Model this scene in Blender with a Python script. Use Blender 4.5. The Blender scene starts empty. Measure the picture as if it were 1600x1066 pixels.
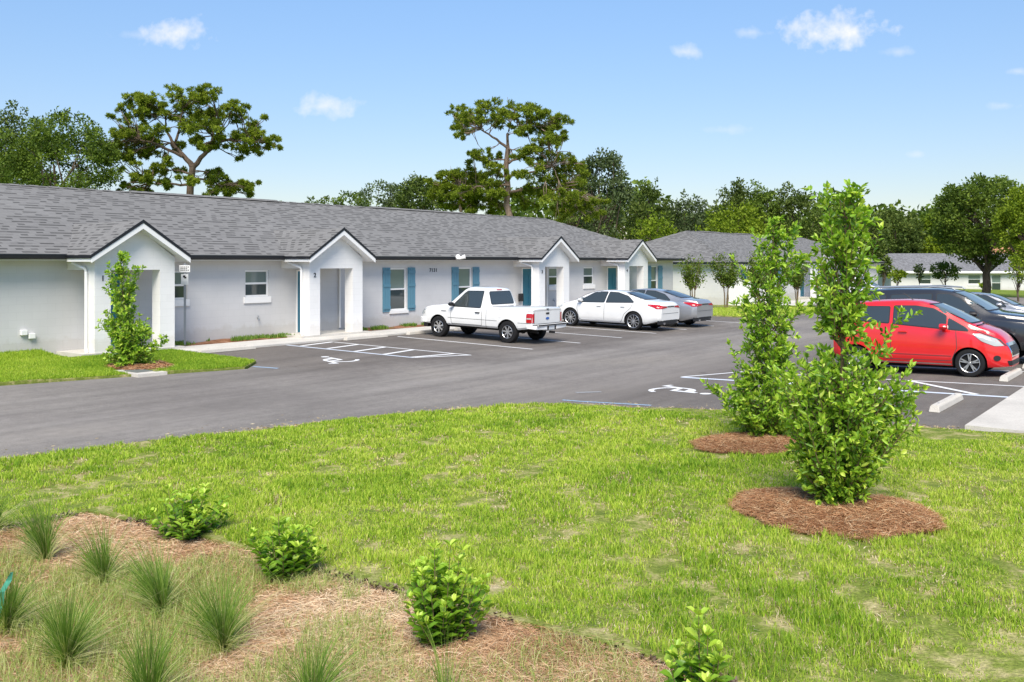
import bpy, bmesh, math, random
import numpy as np
from mathutils import Vector, Matrix
from mathutils.bvhtree import BVHTree
R = math.radians
rng = np.random.default_rng(7); random.seed(7)
S = bpy.context.scene
C = S.collection

# ------------------------------------------------------------------ camera
cam = bpy.data.cameras.new('camera'); co = bpy.data.objects.new('camera', cam); C.objects.link(co)
co.location = (0, 0, 2.5); co.rotation_euler = (R(90), 0, 0)
cam.sensor_width = 36; cam.lens = 36 * 1450 / 1600; cam.shift_y = -(533 - 409) / 1600
cam.clip_start = .1; cam.clip_end = 5000
S.camera = co
S.render.resolution_x = 1024; S.render.resolution_y = 682

# ------------------------------------------------------------------ light
SUN_EL, SUN_AZ = 50, 182      # azimuth clockwise from +Y (camera looks +Y): behind, slightly left
w = bpy.data.worlds.new('World'); S.world = w; w.use_nodes = True
wn, wl = w.node_tree.nodes, w.node_tree.links
bgn = wn['Background']
sky = wn.new('ShaderNodeTexSky'); sky.sky_type = 'NISHITA'; sky.sun_disc = False
sky.sun_elevation = R(SUN_EL); sky.sun_rotation = R(SUN_AZ); sky.air_density = 1.0; sky.dust_density = .1; sky.ozone_density = 1.5
bgn.inputs['Strength'].default_value = .09
tc = wn.new('ShaderNodeTexCoord')
sep = wn.new('ShaderNodeSeparateXYZ'); wl.new(tc.outputs['Generated'], sep.inputs[0])
def M(op, a, b=None, c=None, clamp=False):
    n = wn.new('ShaderNodeMath'); n.operation = op; n.use_clamp = clamp
    for i, q in enumerate((a, b, c)):
        if q is None: continue
        if isinstance(q, (int, float)): n.inputs[i].default_value = q
        else: wl.new(q, n.inputs[i])
    return n.outputs[0]
ysafe = M('MAXIMUM', sep.outputs[1], .05)
gx = M('DIVIDE', sep.outputs[0], ysafe); gz = M('DIVIDE', sep.outputs[2], ysafe)
comb = wn.new('ShaderNodeCombineXYZ'); wl.new(gx, comb.inputs[0]); wl.new(gz, comb.inputs[2])
noi = wn.new('ShaderNodeTexNoise'); noi.inputs['Scale'].default_value = 34; noi.inputs['Detail'].default_value = 7
noi.inputs['Roughness'].default_value = .55
wl.new(comb.outputs[0], noi.inputs['Vector'])
noi2 = wn.new('ShaderNodeTexNoise'); noi2.inputs['Scale'].default_value = 90; noi2.inputs['Detail'].default_value = 5
wl.new(comb.outputs[0], noi2.inputs['Vector'])
nn = M('ADD', M('MULTIPLY', M('SUBTRACT', noi.outputs[0], .5), 3.4), M('MULTIPLY', M('SUBTRACT', noi2.outputs[0], .5), 1.8))
total = None
# (azimuth tangent, elevation tangent, half width, half height, density)
for cx, cz, a, b, dn in ((-.362, .247, .040, .017, .85), (-.200, .167, .034, .015, .75), (.345, .250, .058, .022, 1.0), (.186, .226, .019, .010, .6),
                         (.257, .247, .026, .007, .45), (.232, .142, .030, .006, .25), (.415, .226, .022, .006, .3), (.530, .168, .018, .005, .3),
                         (.545, .205, .014, .004, .3), (.436, .116, .012, .004, .25), (-.40, .244, .03, .006, .25)):
    dx = M('DIVIDE', M('SUBTRACT', gx, cx), a); dz = M('DIVIDE', M('SUBTRACT', gz, cz), b)
    r2 = M('SQRT', M('ADD', M('MULTIPLY', dx, dx), M('MULTIPLY', dz, dz)))
    m = M('MULTIPLY', M('SUBTRACT', M('ADD', 1.0, M('MULTIPLY', nn, .62)), r2), .95, clamp=True)
    m = M('MULTIPLY', m, dn)
    total = m if total is None else M('MAXIMUM', total, m)
total = M('MULTIPLY', total, M('GREATER_THAN', sep.outputs[1], .06))
tint = wn.new('ShaderNodeMix'); tint.data_type = 'RGBA'; tint.blend_type = 'MULTIPLY'; tint.inputs[0].default_value = 1
wl.new(sky.outputs[0], tint.inputs[6]); 
skr = wn.new('ShaderNodeValToRGB'); wl.new(sep.outputs[2], skr.inputs[0]); e_ = skr.color_ramp.elements
e_[0].position = 0; e_[0].color = (.56, .53, .54, 1); e_[1].position = .32; e_[1].color = (.80, .90, .98, 1)
for p_, c_ in ((.06, (.57, .54, .56, 1)), (.13, (.64, .64, .68, 1))): q_ = e_.new(p_); q_.color = c_
wl.new(skr.outputs[0], tint.inputs[7])
mx = wn.new('ShaderNodeMix'); mx.data_type = 'RGBA'
wl.new(total, mx.inputs[0]); wl.new(tint.outputs[2], mx.inputs[6]); mx.inputs[7].default_value = (5.2, 5.2, 5.4, 1)
wl.new(mx.outputs[2], bgn.inputs['Color'])
sun = bpy.data.lights.new('sun', 'SUN'); sun.energy = 2.7; sun.angle = R(34); sun.color = (1, .92, .79)
so = bpy.data.objects.new('sun', sun); C.objects.link(so)
sd = Vector((math.sin(R(SUN_AZ)) * math.cos(R(SUN_EL)), math.cos(R(SUN_AZ)) * math.cos(R(SUN_EL)), math.sin(R(SUN_EL))))
so.rotation_euler = sd.to_track_quat('Z', 'Y').to_euler()
S.view_settings.view_transform = 'Standard'; S.view_settings.look = 'None'
S.view_settings.exposure = 1.15; S.view_settings.gamma = 1

# ------------------------------------------------------------------ lot frame: u along the apartment front, v out from it
P0 = np.array([-12.91, 23.4]); D = np.array([1100., 1450.]); D /= np.hypot(*D); N = np.array([D[1], -D[0]])
TH = math.atan2(D[1], D[0])
VK = [-60, -4, 2.3, 9, 15, 21.6, 60]; VZ = [.12, .12, .01, -.12, -.10, .05, .05]
UK = [-60, 34, 44, 80, 150, 400]; UZ = [0, 0, -.22, -.5, -1.4, -1.6]
def H(u, v): return np.interp(v, VK, VZ) + np.interp(u, UK, UZ)
def uv2w(u, v): return P0[0] + u * D[0] + v * N[0], P0[1] + u * D[1] + v * N[1]
def w2uv(x, y):
    a, b = x - P0[0], y - P0[1]
    return a * D[0] + b * D[1], a * N[0] + b * N[1]
def LOT(u, v, dz=0.):
    x, y = uv2w(u, v); return Vector((x, y, float(H(u, v)) + dz))

# ------------------------------------------------------------------ tagging
def tag(o, label=None, cat=None, group=None, kind=None):
    if label: o['label'] = label
    if cat: o['category'] = cat
    if group: o['group'] = group
    if kind: o['kind'] = kind
    return o
def link(o, parent=None, loc=None, rot=None):
    C.objects.link(o)
    if parent: o.parent = parent
    if loc is not None: o.location = loc
    if rot is not None: o.rotation_euler = rot
    return o
def empty(name, loc=(0, 0, 0), rz=0.):
    return link(bpy.data.objects.new(name, None), None, loc, (0, 0, rz))
def copy_tree(o, parent=None):
    c = o.copy(); C.objects.link(c); c.parent = parent
    for ch in o.children: copy_tree(ch, c)
    return c

# ------------------------------------------------------------------ materials
def mat(name, col=(.5, .5, .5), rough=.6, metal=0., spec=.5, coat=0., emit=None):
    m = bpy.data.materials.new(name); m.use_nodes = True
    b = m.node_tree.nodes['Principled BSDF']
    b.inputs['Base Color'].default_value = (*col, 1); b.inputs['Roughness'].default_value = rough
    b.inputs['Metallic'].default_value = metal; b.inputs['Specular IOR Level'].default_value = spec
    if coat: b.inputs['Coat Weight'].default_value = coat; b.inputs['Coat Roughness'].default_value = .04
    return m
class NT:
    def __init__(s, m): s.m = m; s.t = m.node_tree; s.b = s.t.nodes['Principled BSDF']
    def n(s, typ, **k):
        x = s.t.nodes.new('ShaderNode' + typ)
        for a, b in k.items():
            if a in x.inputs: x.inputs[a].default_value = b
            else: setattr(x, a, b)
        return x
    def l(s, a, b): s.t.links.new(a, b)
    def co(s, kind='Object', scale=(1, 1, 1), rot=(0, 0, 0)):
        t = s.n('TexCoord'); m = s.n('Mapping'); m.inputs['Scale'].default_value = scale; m.inputs['Rotation'].default_value = rot
        s.l(t.outputs[kind], m.inputs[0]); return m.outputs[0]
    def noise(s, vec, scale, detail=5, rough=.55):
        x = s.n('TexNoise'); x.inputs['Scale'].default_value = scale; x.inputs['Detail'].default_value = detail; x.inputs['Roughness'].default_value = rough
        s.l(vec, x.inputs['Vector']); return x.outputs[0]
    def ramp(s, fac, stops):
        x = s.n('ValToRGB'); e = x.color_ramp.elements
        e[0].position, e[0].color = stops[0][0], (*stops[0][1], 1); e[1].position, e[1].color = stops[-1][0], (*stops[-1][1], 1)
        for p, c in stops[1:-1]: q = e.new(p); q.color = (*c, 1)
        s.l(fac, x.inputs[0]); return x.outputs[0]
    def mix(s, fac, a, b, mode='MIX'):
        x = s.n('Mix'); x.data_type = 'RGBA'; x.blend_type = mode
        for i, q in ((0, fac), (6, a), (7, b)):
            if isinstance(q, (int, float)): x.inputs[i].default_value = q
            elif isinstance(q, tuple): x.inputs[i].default_value = (*q, 1)
            else: s.l(q, x.inputs[i])
        return x.outputs[2]
    def col(s, c): s.l(c, s.b.inputs['Base Color']); return s
    def bump(s, h, strength=.3, dist=.02):
        x = s.n('Bump'); x.inputs['Strength'].default_value = strength; x.inputs['Distance'].default_value = dist
        s.l(h, x.inputs['Height']); s.l(x.outputs[0], s.b.inputs['Normal']); return s

def m_wall(name, col, amt=.07):
    m = mat(name, col, .85, spec=.2); t = NT(m); c = t.co('Object')
    f = t.noise(c, .6, 6); g = t.noise(c, 40, 3)
    lo = tuple(x * (1 - amt * 1.6) for x in col); hi = tuple(min(1, x * (1 + amt)) for x in col)
    c1 = t.ramp(f, [(.3, lo), (.7, hi)])
    # block joints of the painted masonry, very faint
    br = t.n('TexBrick'); br.inputs['Color1'].default_value = (1, 1, 1, 1); br.inputs['Color2'].default_value = (.975, .975, .975, 1)
    br.inputs['Mortar'].default_value = (.93, .93, .93, 1); br.inputs['Scale'].default_value = 1; br.inputs['Brick Width'].default_value = .4
    br.inputs['Row Height'].default_value = .2; br.inputs['Mortar Size'].default_value = .006
    sp = t.n('SeparateXYZ'); t.l(c, sp.inputs[0]); ad = t.n('Math', operation='ADD'); t.l(sp.outputs[0], ad.inputs[0]); t.l(sp.outputs[1], ad.inputs[1])
    cb = t.n('CombineXYZ'); t.l(ad.outputs[0], cb.inputs[0]); t.l(sp.outputs[2], cb.inputs[1]); t.l(cb.outputs[0], br.inputs['Vector'])
    # rain splash dirt low on the wall
    zz = t.n('Math', operation='MULTIPLY_ADD'); t.l(t.noise(c, 3.5, 6, .7), zz.inputs[0]); zz.inputs[1].default_value = -.75; t.l(sp.outputs[2], zz.inputs[2])
    dirt = t.ramp(zz.outputs[0], [(.0, (.91, .89, .86)), (.16, (1, 1, 1))])
    t.col(t.mix(1., t.mix(1., c1, br.outputs[0], 'MULTIPLY'), dirt, 'MULTIPLY')).bump(g, .18, .006); return m
def m_roof(name, base=(.185, .182, .18)):
    m = mat(name, base, .95, spec=.15); t = NT(m); c = t.co('Object')
    sp = t.n('SeparateXYZ'); t.l(c, sp.inputs[0])
    ad = t.n('Math', operation='ADD'); t.l(sp.outputs[0], ad.inputs[0]); t.l(sp.outputs[1], ad.inputs[1])
    cb = t.n('CombineXYZ'); t.l(ad.outputs[0], cb.inputs[0]); t.l(sp.outputs[2], cb.inputs[1])
    def brick(bw, rh, c1, c2, mo, ms, off=.5):
        br = t.n('TexBrick'); br.offset = off; br.inputs['Scale'].default_value = 1
        br.inputs['Color1'].default_value = (c1,) * 3 + (1,); br.inputs['Color2'].default_value = (c2,) * 3 + (1,); br.inputs['Mortar'].default_value = (mo,) * 3 + (1,)
        br.inputs['Brick Width'].default_value = bw; br.inputs['Row Height'].default_value = rh; br.inputs['Mortar Size'].default_value = ms
        br.inputs['Bias'].default_value = .15
        t.l(cb.outputs[0], br.inputs['Vector']); return br.outputs[0]
    a = brick(.30, .074, .60, 1.16, .55, .006); b = brick(.47, .037, .84, 1.12, .9, .003, .37)
    mp = t.n('Mapping'); mp.inputs['Scale'].default_value = (6, 20, 1); t.l(cb.outputs[0], mp.inputs[0])
    st = t.ramp(t.noise(mp.outputs[0], 1.6, 3, .7), [(.36, (.90,) * 3), (.48, (1.,) * 3), (.66, (1.06,) * 3)])
    f = t.ramp(t.noise(c, .35, 5), [(.3, tuple(x * .95 for x in base)), (.7, tuple(x * 1.05 for x in base))])
    # each course shows random dark tab bands along its lower edge
    dv = t.n('Math', operation='DIVIDE'); t.l(sp.outputs[2], dv.inputs[0]); dv.inputs[1].default_value = .078
    fr = t.n('Math', operation='FRACT'); t.l(dv.outputs[0], fr.inputs[0])
    band = t.ramp(fr.outputs[0], [(.36, (1, 1, 1)), (.50, (0, 0, 0))])
    def mm(op, p_, q_=None):
        n_ = t.n('Math', operation=op)
        for i, z_ in enumerate((p_, q_)):
            if z_ is None: continue
            if isinstance(z_, (int, float)): n_.inputs[i].default_value = z_
            else: t.l(z_, n_.inputs[i])
        return n_.outputs[0]
    tcn = t.n('TexCoord'); ns = t.n('SeparateXYZ'); t.l(tcn.outputs['Normal'], ns.inputs[0])
    side_ = mm('GREATER_THAN', mm('ABSOLUTE', ns.outputs[0]), mm('ABSOLUTE', ns.outputs[1]))
    colc = mm('ADD', mm('MULTIPLY', sp.outputs[0], mm('SUBTRACT', 1., side_)), mm('MULTIPLY', sp.outputs[1], side_))
    row = mm('FLOOR', dv.outputs[0]); cell = mm('FLOOR', mm('ADD', mm('DIVIDE', colc, .19), mm('MULTIPLY', row, .37)))
    cv = t.n('CombineXYZ'); t.l(cell, cv.inputs[0]); t.l(row, cv.inputs[1])
    wnz = t.n('TexWhiteNoise'); wnz.noise_dimensions = '2D'; t.l(cv.outputs[0], wnz.inputs['Vector'])
    tab = t.ramp(wnz.outputs['Value'], [(.30, (.44,) * 3), (.50, (.64,) * 3), (.62, (1.0,) * 3), (1., (1.06,) * 3)])
    t.col(t.mix(1., t.mix(1., t.mix(band, f, tab, 'MULTIPLY'), t.mix(.5, b, (1., 1., 1.)), 'MULTIPLY'), st, 'MULTIPLY')).bump(fr.outputs[0], .5, .012); return m
def m_asphalt():
    m = mat('asphalt', (.09, .085, .082), .9, spec=.25); t = NT(m); c = t.co('Object', rot=(0, 0, -TH))
    mp = t.n('Mapping'); mp.inputs['Scale'].default_value = (.10, 1.1, 1); t.l(c, mp.inputs[0])
    st = t.noise(mp.outputs[0], 1.3, 6, .65)      # tyre-rolled bands along the lane
    big = t.noise(c, .22, 5, .6); fine = t.noise(c, 60, 3, .7); mid = t.noise(c, 6, 4)
    a = t.ramp(st, [(.28, (.170, .155, .140)), (.5, (.222, .203, .184)), (.72, (.272, .250, .228))])
    b = t.ramp(big, [(.3, (.80, .79, .80)), (.55, (1, 1, 1)), (.75, (1.12, 1.1, 1.06))])
    g = t.ramp(fine, [(.3, (.68,) * 3), (.7, (1.3,) * 3)]); h = t.ramp(mid, [(.35, (.93,) * 3), (.65, (1.06,) * 3)])
    cc = t.mix(1., t.mix(1., t.mix(1., a, b, 'MULTIPLY'), g, 'MULTIPLY'), h, 'MULTIPLY')
    # the travelled lane is polished paler than the stalls
    s3 = t.n('SeparateXYZ'); t.l(c, s3.inputs[0])
    def mth(op, a, b_):
        q = t.n('Math', operation=op)
        for i, z_ in enumerate((a, b_)):
            if isinstance(z_, (int, float)): q.inputs[i].default_value = z_
            else: t.l(z_, q.inputs[i])
        return q.outputs[0]
    vv = mth('SUBTRACT', 24.43, s3.outputs[1]); vv = mth('ADD', vv, mth('MULTIPLY', mth('SUBTRACT', big, .5), 5.)); vv = mth('ADD', vv, mth('MULTIPLY', mth('SUBTRACT', mid, .5), 1.2))
    lane = t.ramp(mth('DIVIDE', vv, 24.), [(.0, (.66, .64, .63)), (.31, (.68, .66, .65)), (.42, (1.0, 1.0, 1.0)), (.56, (1.04, 1.03, 1.02)), (.66, (.70, .68, .67)), (1., (.66, .65, .64))])
    uu = mth('SUBTRACT', s3.outputs[0], 10.84 - 0.); lf = t.ramp(mth('ADD', mth('MULTIPLY', uu, .12), mth('MULTIPLY', big, .4)), [(.35, (1, 1, 1)), (.75, (0, 0, 0))])
    cc = t.mix(1., cc, t.mix(lf, lane, (1., 1., 1.)), 'MULTIPLY')
    # dark oil drips and scuffs
    vo = t.n('TexVoronoi'); vo.inputs['Scale'].default_value = .55; t.l(c, vo.inputs['Vector'])
    dd = t.n('Math', operation='ADD'); t.l(vo.outputs['Distance'], dd.inputs[0]); t.l(t.noise(c, 3., 4), dd.inputs[1])
    sp = t.ramp(dd.outputs[0], [(.36, (.52, .5, .5)), (.52, (1, 1, 1))])
    t.col(t.mix(1., cc, sp, 'MULTIPLY')).bump(fine, .5, .008); return m
def m_ground(name, stops, scale=3., fine=30.):
    m = mat(name, rough=.95, spec=.1); t = NT(m); c = t.co('Object')
    a = t.ramp(t.noise(c, scale, 7, .65), stops); g = t.ramp(t.noise(c, fine, 4, .7), [(.3, (.6,) * 3), (.7, (1.35,) * 3)])
    t.col(t.mix(1., a, g, 'MULTIPLY')).bump(t.noise(c, fine, 4), .6, .03); return m
def m_paintmark(name, col, worn=.25):
    m = mat(name, col, .7, spec=.3); t = NT(m); c = t.co('Object')
    f = t.ramp(t.noise(c, 22, 5, .75), [(.30, (.16, .155, .15)), (.30 + worn * .4, col)])
    t.col(f); return m
def m_leaf(name, cols, transl=.3, rough=.5, spec=.35):
    m = bpy.data.materials.new(name); m.use_nodes = True; t = NT(m)
    at = t.n('Attribute'); at.attribute_name = 'tint'
    st = [(i / (len(cols) - 1), c) for i, c in enumerate(cols)]
    col = t.ramp(at.outputs['Fac'], st)
    t.b.inputs['Roughness'].default_value = rough; t.b.inputs['Specular IOR Level'].default_value = spec
    t.l(col, t.b.inputs['Base Color'])
    tr = t.n('BsdfTranslucent'); t.l(t.mix(1., col, (1.15, 1.2, .6), 'MULTIPLY'), tr.inputs[0])
    ms = t.n('MixShader'); ms.inputs[0].default_value = transl
    t.l(t.b.outputs[0], ms.inputs[1]); t.l(tr.outputs[0], ms.inputs[2]); t.l(ms.outputs[0], t.t.nodes['Material Output'].inputs[0])
    return m
def m_bark(name, a, b):
    m = mat(name, a, .95, spec=.1); t = NT(m); c = t.co('Object', scale=(1, 1, .25))
    f = t.noise(c, 9, 6, .7); t.col(t.ramp(f, [(.35, a), (.65, b)])).bump(f, .7, .04); return m
def m_concrete(name, col):
    m = mat(name, col, .88, spec=.2); t = NT(m); c = t.co('Object')
    f = t.ramp(t.noise(c, 1.2, 7, .65), [(.3, tuple(x * .84 for x in col)), (.7, tuple(x * 1.08 for x in col))])
    g = t.ramp(t.noise(c, 50, 3, .7), [(.3, (.86,) * 3), (.7, (1.1,) * 3)])
    t.col(t.mix(1., f, g, 'MULTIPLY')).bump(t.noise(c, 50, 3), .3, .005); return m
def m_carpaint(name, col, flake=0., rough=.28):
    m = mat(name, col, rough, metal=flake, coat=1.); t = NT(m); c = t.co('Object')
    f = t.ramp(t.noise(c, 2.5, 4), [(.3, tuple(x * .96 for x in col)), (.7, tuple(min(1, x * 1.03) for x in col))]); t.col(f)
    return m

MT = dict(
    wall_grey=m_wall('painted_wall_grey', (.60, .595, .60), .04), wall_white=m_wall('painted_wall_white', (.82, .81, .80), .03),
    trim=mat('white_trim', (.82, .815, .81), .55), black=mat('black_drip_edge', (.010, .011, .014), .5), roof=m_roof('shingles'),
    roof2=m_roof('shingles_far', (.20, .20, .21)), teal=mat('teal_paint', (.10, .245, .33), .5), teal_door=mat('teal_door', (.02, .17, .25), .45),
    glass=mat('window_glass', (.035, .05, .05), .06, spec=.9), pane_up=mat('window_glass_blinds_reflection', (.16, .21, .195), .12, spec=.8),  # upper panes: blinds and a pale reflection both put into the glass colour
    asphalt=m_asphalt(), concrete=m_concrete('concrete', (.58, .555, .51)), concrete_w=m_concrete('concrete_pale', (.58, .545, .49)),
    white_mark=m_paintmark('white_road_paint', (.74, .74, .74), .12), blue_mark=m_paintmark('blue_road_paint', (.30, .42, .56), .5),
    white_blue=m_paintmark('white_over_blue_paint', (.62, .68, .77), .2), faint=m_paintmark('worn_white_paint', (.34, .34, .34), .8),
    thatch=m_ground('lawn_thatch', [(.30, (.10, .15, .025)), (.48, (.19, .23, .045)), (.60, (.36, .33, .14)), (.74, (.52, .43, .27))], 4.5, 40),
    terrain=m_ground('ground_grass', [(.3, (.11, .17, .02)), (.6, (.19, .25, .04)), (.8, (.28, .27, .09))], .5, 12),
    mulch=m_ground('pine_straw', [(.3, (.13, .055, .028)), (.5, (.26, .125, .07)), (.7, (.38, .23, .15))], 2.2, 48),
    pinebed=m_ground('old_pine_straw', [(.3, (.26, .15, .07)), (.5, (.42, .29, .16)), (.72, (.54, .42, .28))], 1.3, 44),
    bark=m_bark('bark', (.07, .05, .035), (.17, .13, .10)), pinebark=m_bark('pine_bark', (.15, .10, .075), (.34, .26, .21)),
    twig=mat('twig', (.16, .11, .06), .8),
    rubber=mat('rubber', (.012, .012, .013), .75, spec=.3), rim=mat('rim_alloy', (.62, .63, .65), .28, metal=.85), dark=mat('dark_plastic', (.012, .012, .014), .55),
    well=mat('wheel_well', (.008, .008, .009), .9), carglass=mat('tinted_glass', (.035, .045, .048), .03, spec=1.), carglass_l=mat('windshield_glass', (.10, .13, .135), .03, spec=1.),
    redlamp=mat('red_lamp', (.42, .006, .012), .12, coat=.6), clearlamp=mat('clear_lamp', (.42, .44, .43), .15, coat=1.), chrome=mat('chrome', (.75, .75, .77), .12, metal=1.),
    seam=mat('panel_gap', (.05, .05, .052), .7), plate=mat('licence_plate', (.62, .64, .66), .4), steel=mat('galvanised_steel', (.30, .33, .37), .45, metal=.6),
    sign=mat('sign_face', (.72, .73, .75), .5), signblue=mat('sign_blue', (.03, .12, .42), .5), ink=mat('black_numerals', (.02, .02, .022), .5),
    grate=mat('drain_grate', (.16, .17, .16), .6), orange=m_roof('orange_tiles', (.52, .27, .15)), cream=m_wall('cream_wall', (.66, .64, .60)),
    wall_far=m_wall('off_white_wall', (.64, .63, .63), .04), tarp=mat('green_plastic', (.10, .42, .30), .35),
    white_car=m_carpaint('white_paint', (.76, .76, .75)), silver_car=m_carpaint('silver_paint', (.40, .41, .43), .55, .3), red_car=m_carpaint('red_paint', (.66, .012, .016), .0),
    dark_car=m_carpaint('charcoal_paint', (.022, .023, .027), .1), 
)
LEAF = dict(
    shrub=m_leaf('glossy_leaves', [(.06, .15, .014), (.17, .34, .026), (.32, .52, .045), (.58, .70, .10)], .32, .38, .5),
    hydr=m_leaf('broad_leaves', [(.06, .17, .02), (.20, .38, .03), (.40, .58, .06), (.62, .74, .13)], .3, .4, .45),
    grass=m_leaf('lawn_blades', [(.15, .29, .022), (.33, .48, .042), (.52, .63, .08), (.68, .66, .22)], .42, .6, .2),
    straw=m_leaf('straw_blades', [(.32, .22, .12), (.54, .43, .27), (.72, .62, .45)], .25, .8, .1),
    needle=m_leaf('pine_straw_needles', [(.24, .10, .045), (.44, .22, .11), (.60, .40, .23), (.72, .58, .38)], .1, .8, .1), needle_old=m_leaf('old_needles', [(.27, .13, .065), (.50, .29, .16), (.68, .48, .31), (.82, .68, .48)], .1, .8, .1),
    muhly=m_leaf('tuft_blades', [(.08, .17, .025), (.20, .33, .05), (.40, .46, .13), (.66, .62, .34)], .3, .6, .2),
    pine=m_leaf('pine_needles', [(.08, .125, .012), (.20, .265, .024), (.36, .42, .05)], .36, .7, .15),
    oak=m_leaf('oak_leaves', [(.038, .066, .013), (.095, .14, .026), (.19, .235, .05)], .25, .6, .2),
    green=m_leaf('green_leaves', [(.05, .09, .013), (.12, .185, .024), (.22, .29, .04)], .3, .6, .2),
    yellow=m_leaf('yellowgreen_leaves', [(.09, .15, .010), (.20, .28, .018), (.34, .42, .035)], .35, .6, .2),
    grey=m_leaf('greygreen_leaves', [(.045, .072, .026), (.10, .14, .055), (.18, .225, .10)], .25, .6, .2),
)

# ------------------------------------------------------------------ mesh helpers
class MB:
    def __init__(s): s.v = []; s.f = []; s.m = []; s.mi = 0; s.sm = False
    def add(s, vs, fs, mi=None):
        b = len(s.v); s.v += [tuple(map(float, p)) for p in vs]
        for f in fs: s.f.append([b + i for i in f]); s.m.append(s.mi if mi is None else mi)
        return s
    def box(s, x0, x1, y0, y1, z0, z1, mi=None):
        vs = [(x, y, z) for z in (z0, z1) for y in (y0, y1) for x in (x0, x1)]
        return s.add(vs, [(0, 2, 3, 1), (4, 5, 7, 6), (0, 1, 5, 4), (2, 6, 7, 3), (0, 4, 6, 2), (1, 3, 7, 5)], mi)
    def prism(s, poly, vec, mi=None):           # poly: list of 3d points, extruded by vec
        n = len(poly); v = Vector(vec); a = [Vector(p) for p in poly]; vs = a + [p + v for p in a]
        fs = [list(range(n))[::-1], list(range(n, 2 * n))] + [(i, (i + 1) % n, n + (i + 1) % n, n + i) for i in range(n)]
        return s.add(vs, fs, mi)
    def tube(s, pts, rad, n=8, mi=None, cap=True):
        pts = [Vector(p) for p in pts]; rad = rad if hasattr(rad, '__len__') else [rad] * len(pts)
        vs = []; up = Vector((0, 0, 1))
        for i, p in enumerate(pts):
            t = (pts[min(i + 1, len(pts) - 1)] - pts[max(i - 1, 0)])
            t = t.normalized() if t.length > 1e-9 else Vector((0, 0, 1))
            a = t.cross(up if abs(t.z) < .95 else Vector((1, 0, 0))).normalized(); b = t.cross(a)
            for k in range(n):
                an = 2 * math.pi * k / n; vs.append(p + (a * math.cos(an) + b * math.sin(an)) * rad[i])
        fs = [(i * n + k, i * n + (k + 1) % n, (i + 1) * n + (k + 1) % n, (i + 1) * n + k) for i in range(len(pts) - 1) for k in range(n)]
        if cap: fs += [tuple(range(n))[::-1], tuple((len(pts) - 1) * n + k for k in range(n))]
        return s.add(vs, fs, mi)
    def lathe(s, prof, axis_pt, n=28, mi=None):   # prof (r, y) revolved about the y axis
        vs = []
        for r, y in prof:
            for k in range(n):
                a = 2 * math.pi * k / n; vs.append((axis_pt[0] + r * math.cos(a), axis_pt[1] + y, axis_pt[2] + r * math.sin(a)))
        m = len(prof)
        return s.add(vs, [(i * n + k, i * n + (k + 1) % n, (i + 1) * n + (k + 1) % n, (i + 1) * n + k) for i in range(m - 1) for k in range(n)], mi)
    def mesh(s, name, mats):
        me = bpy.data.meshes.new(name); me.from_pydata(s.v, [], s.f); 
        for m in (mats if isinstance(mats, (list, tuple)) else [mats]): me.materials.append(m)
        for p, i in zip(me.polygons, s.m): p.material_index = i
        return me
    def build(s, name, mats, parent=None, loc=None, rot=None, smooth=False, bevel=0, fix=True):
        me = s.mesh(name, mats)
        bm = bmesh.new(); bm.from_mesh(me)
        if fix: bmesh.ops.recalc_face_normals(bm, faces=bm.faces)
        if bevel: bmesh.ops.bevel(bm, geom=[e for e in bm.edges if e.calc_face_angle(0) > .5], offset=bevel, segments=2, affect='EDGES', profile=.5)
        bm.to_mesh(me); bm.free()
        if smooth:
            me.shade_smooth(); me.set_sharp_from_angle(angle=R(38))
        return link(bpy.data.objects.new(name, me), parent, loc, rot)

def fastmesh(name, V, nper, F, tint=None, mats=None, parent=None, loc=None):
    """V (n,3) verts, F (m,k) faces of one size; tint per vertex"""
    me = bpy.data.meshes.new(name); n = len(V); m, k = F.shape
    me.vertices.add(n); me.vertices.foreach_set('co', V.astype(np.float32).ravel())
    me.loops.add(m * k); me.loops.foreach_set('vertex_index', F.astype(np.int32).ravel())
    me.polygons.add(m); me.polygons.foreach_set('loop_start', np.arange(0, m * k, k, dtype=np.int32))
    if tint is not None:
        at = me.attributes.new('tint', 'FLOAT', 'POINT'); at.data.foreach_set('value', tint.astype(np.float32).ravel())
    me.update(calc_edges=True)
    if mats: me.materials.append(mats)
    return link(bpy.data.objects.new(name, me), parent, loc)

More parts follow.
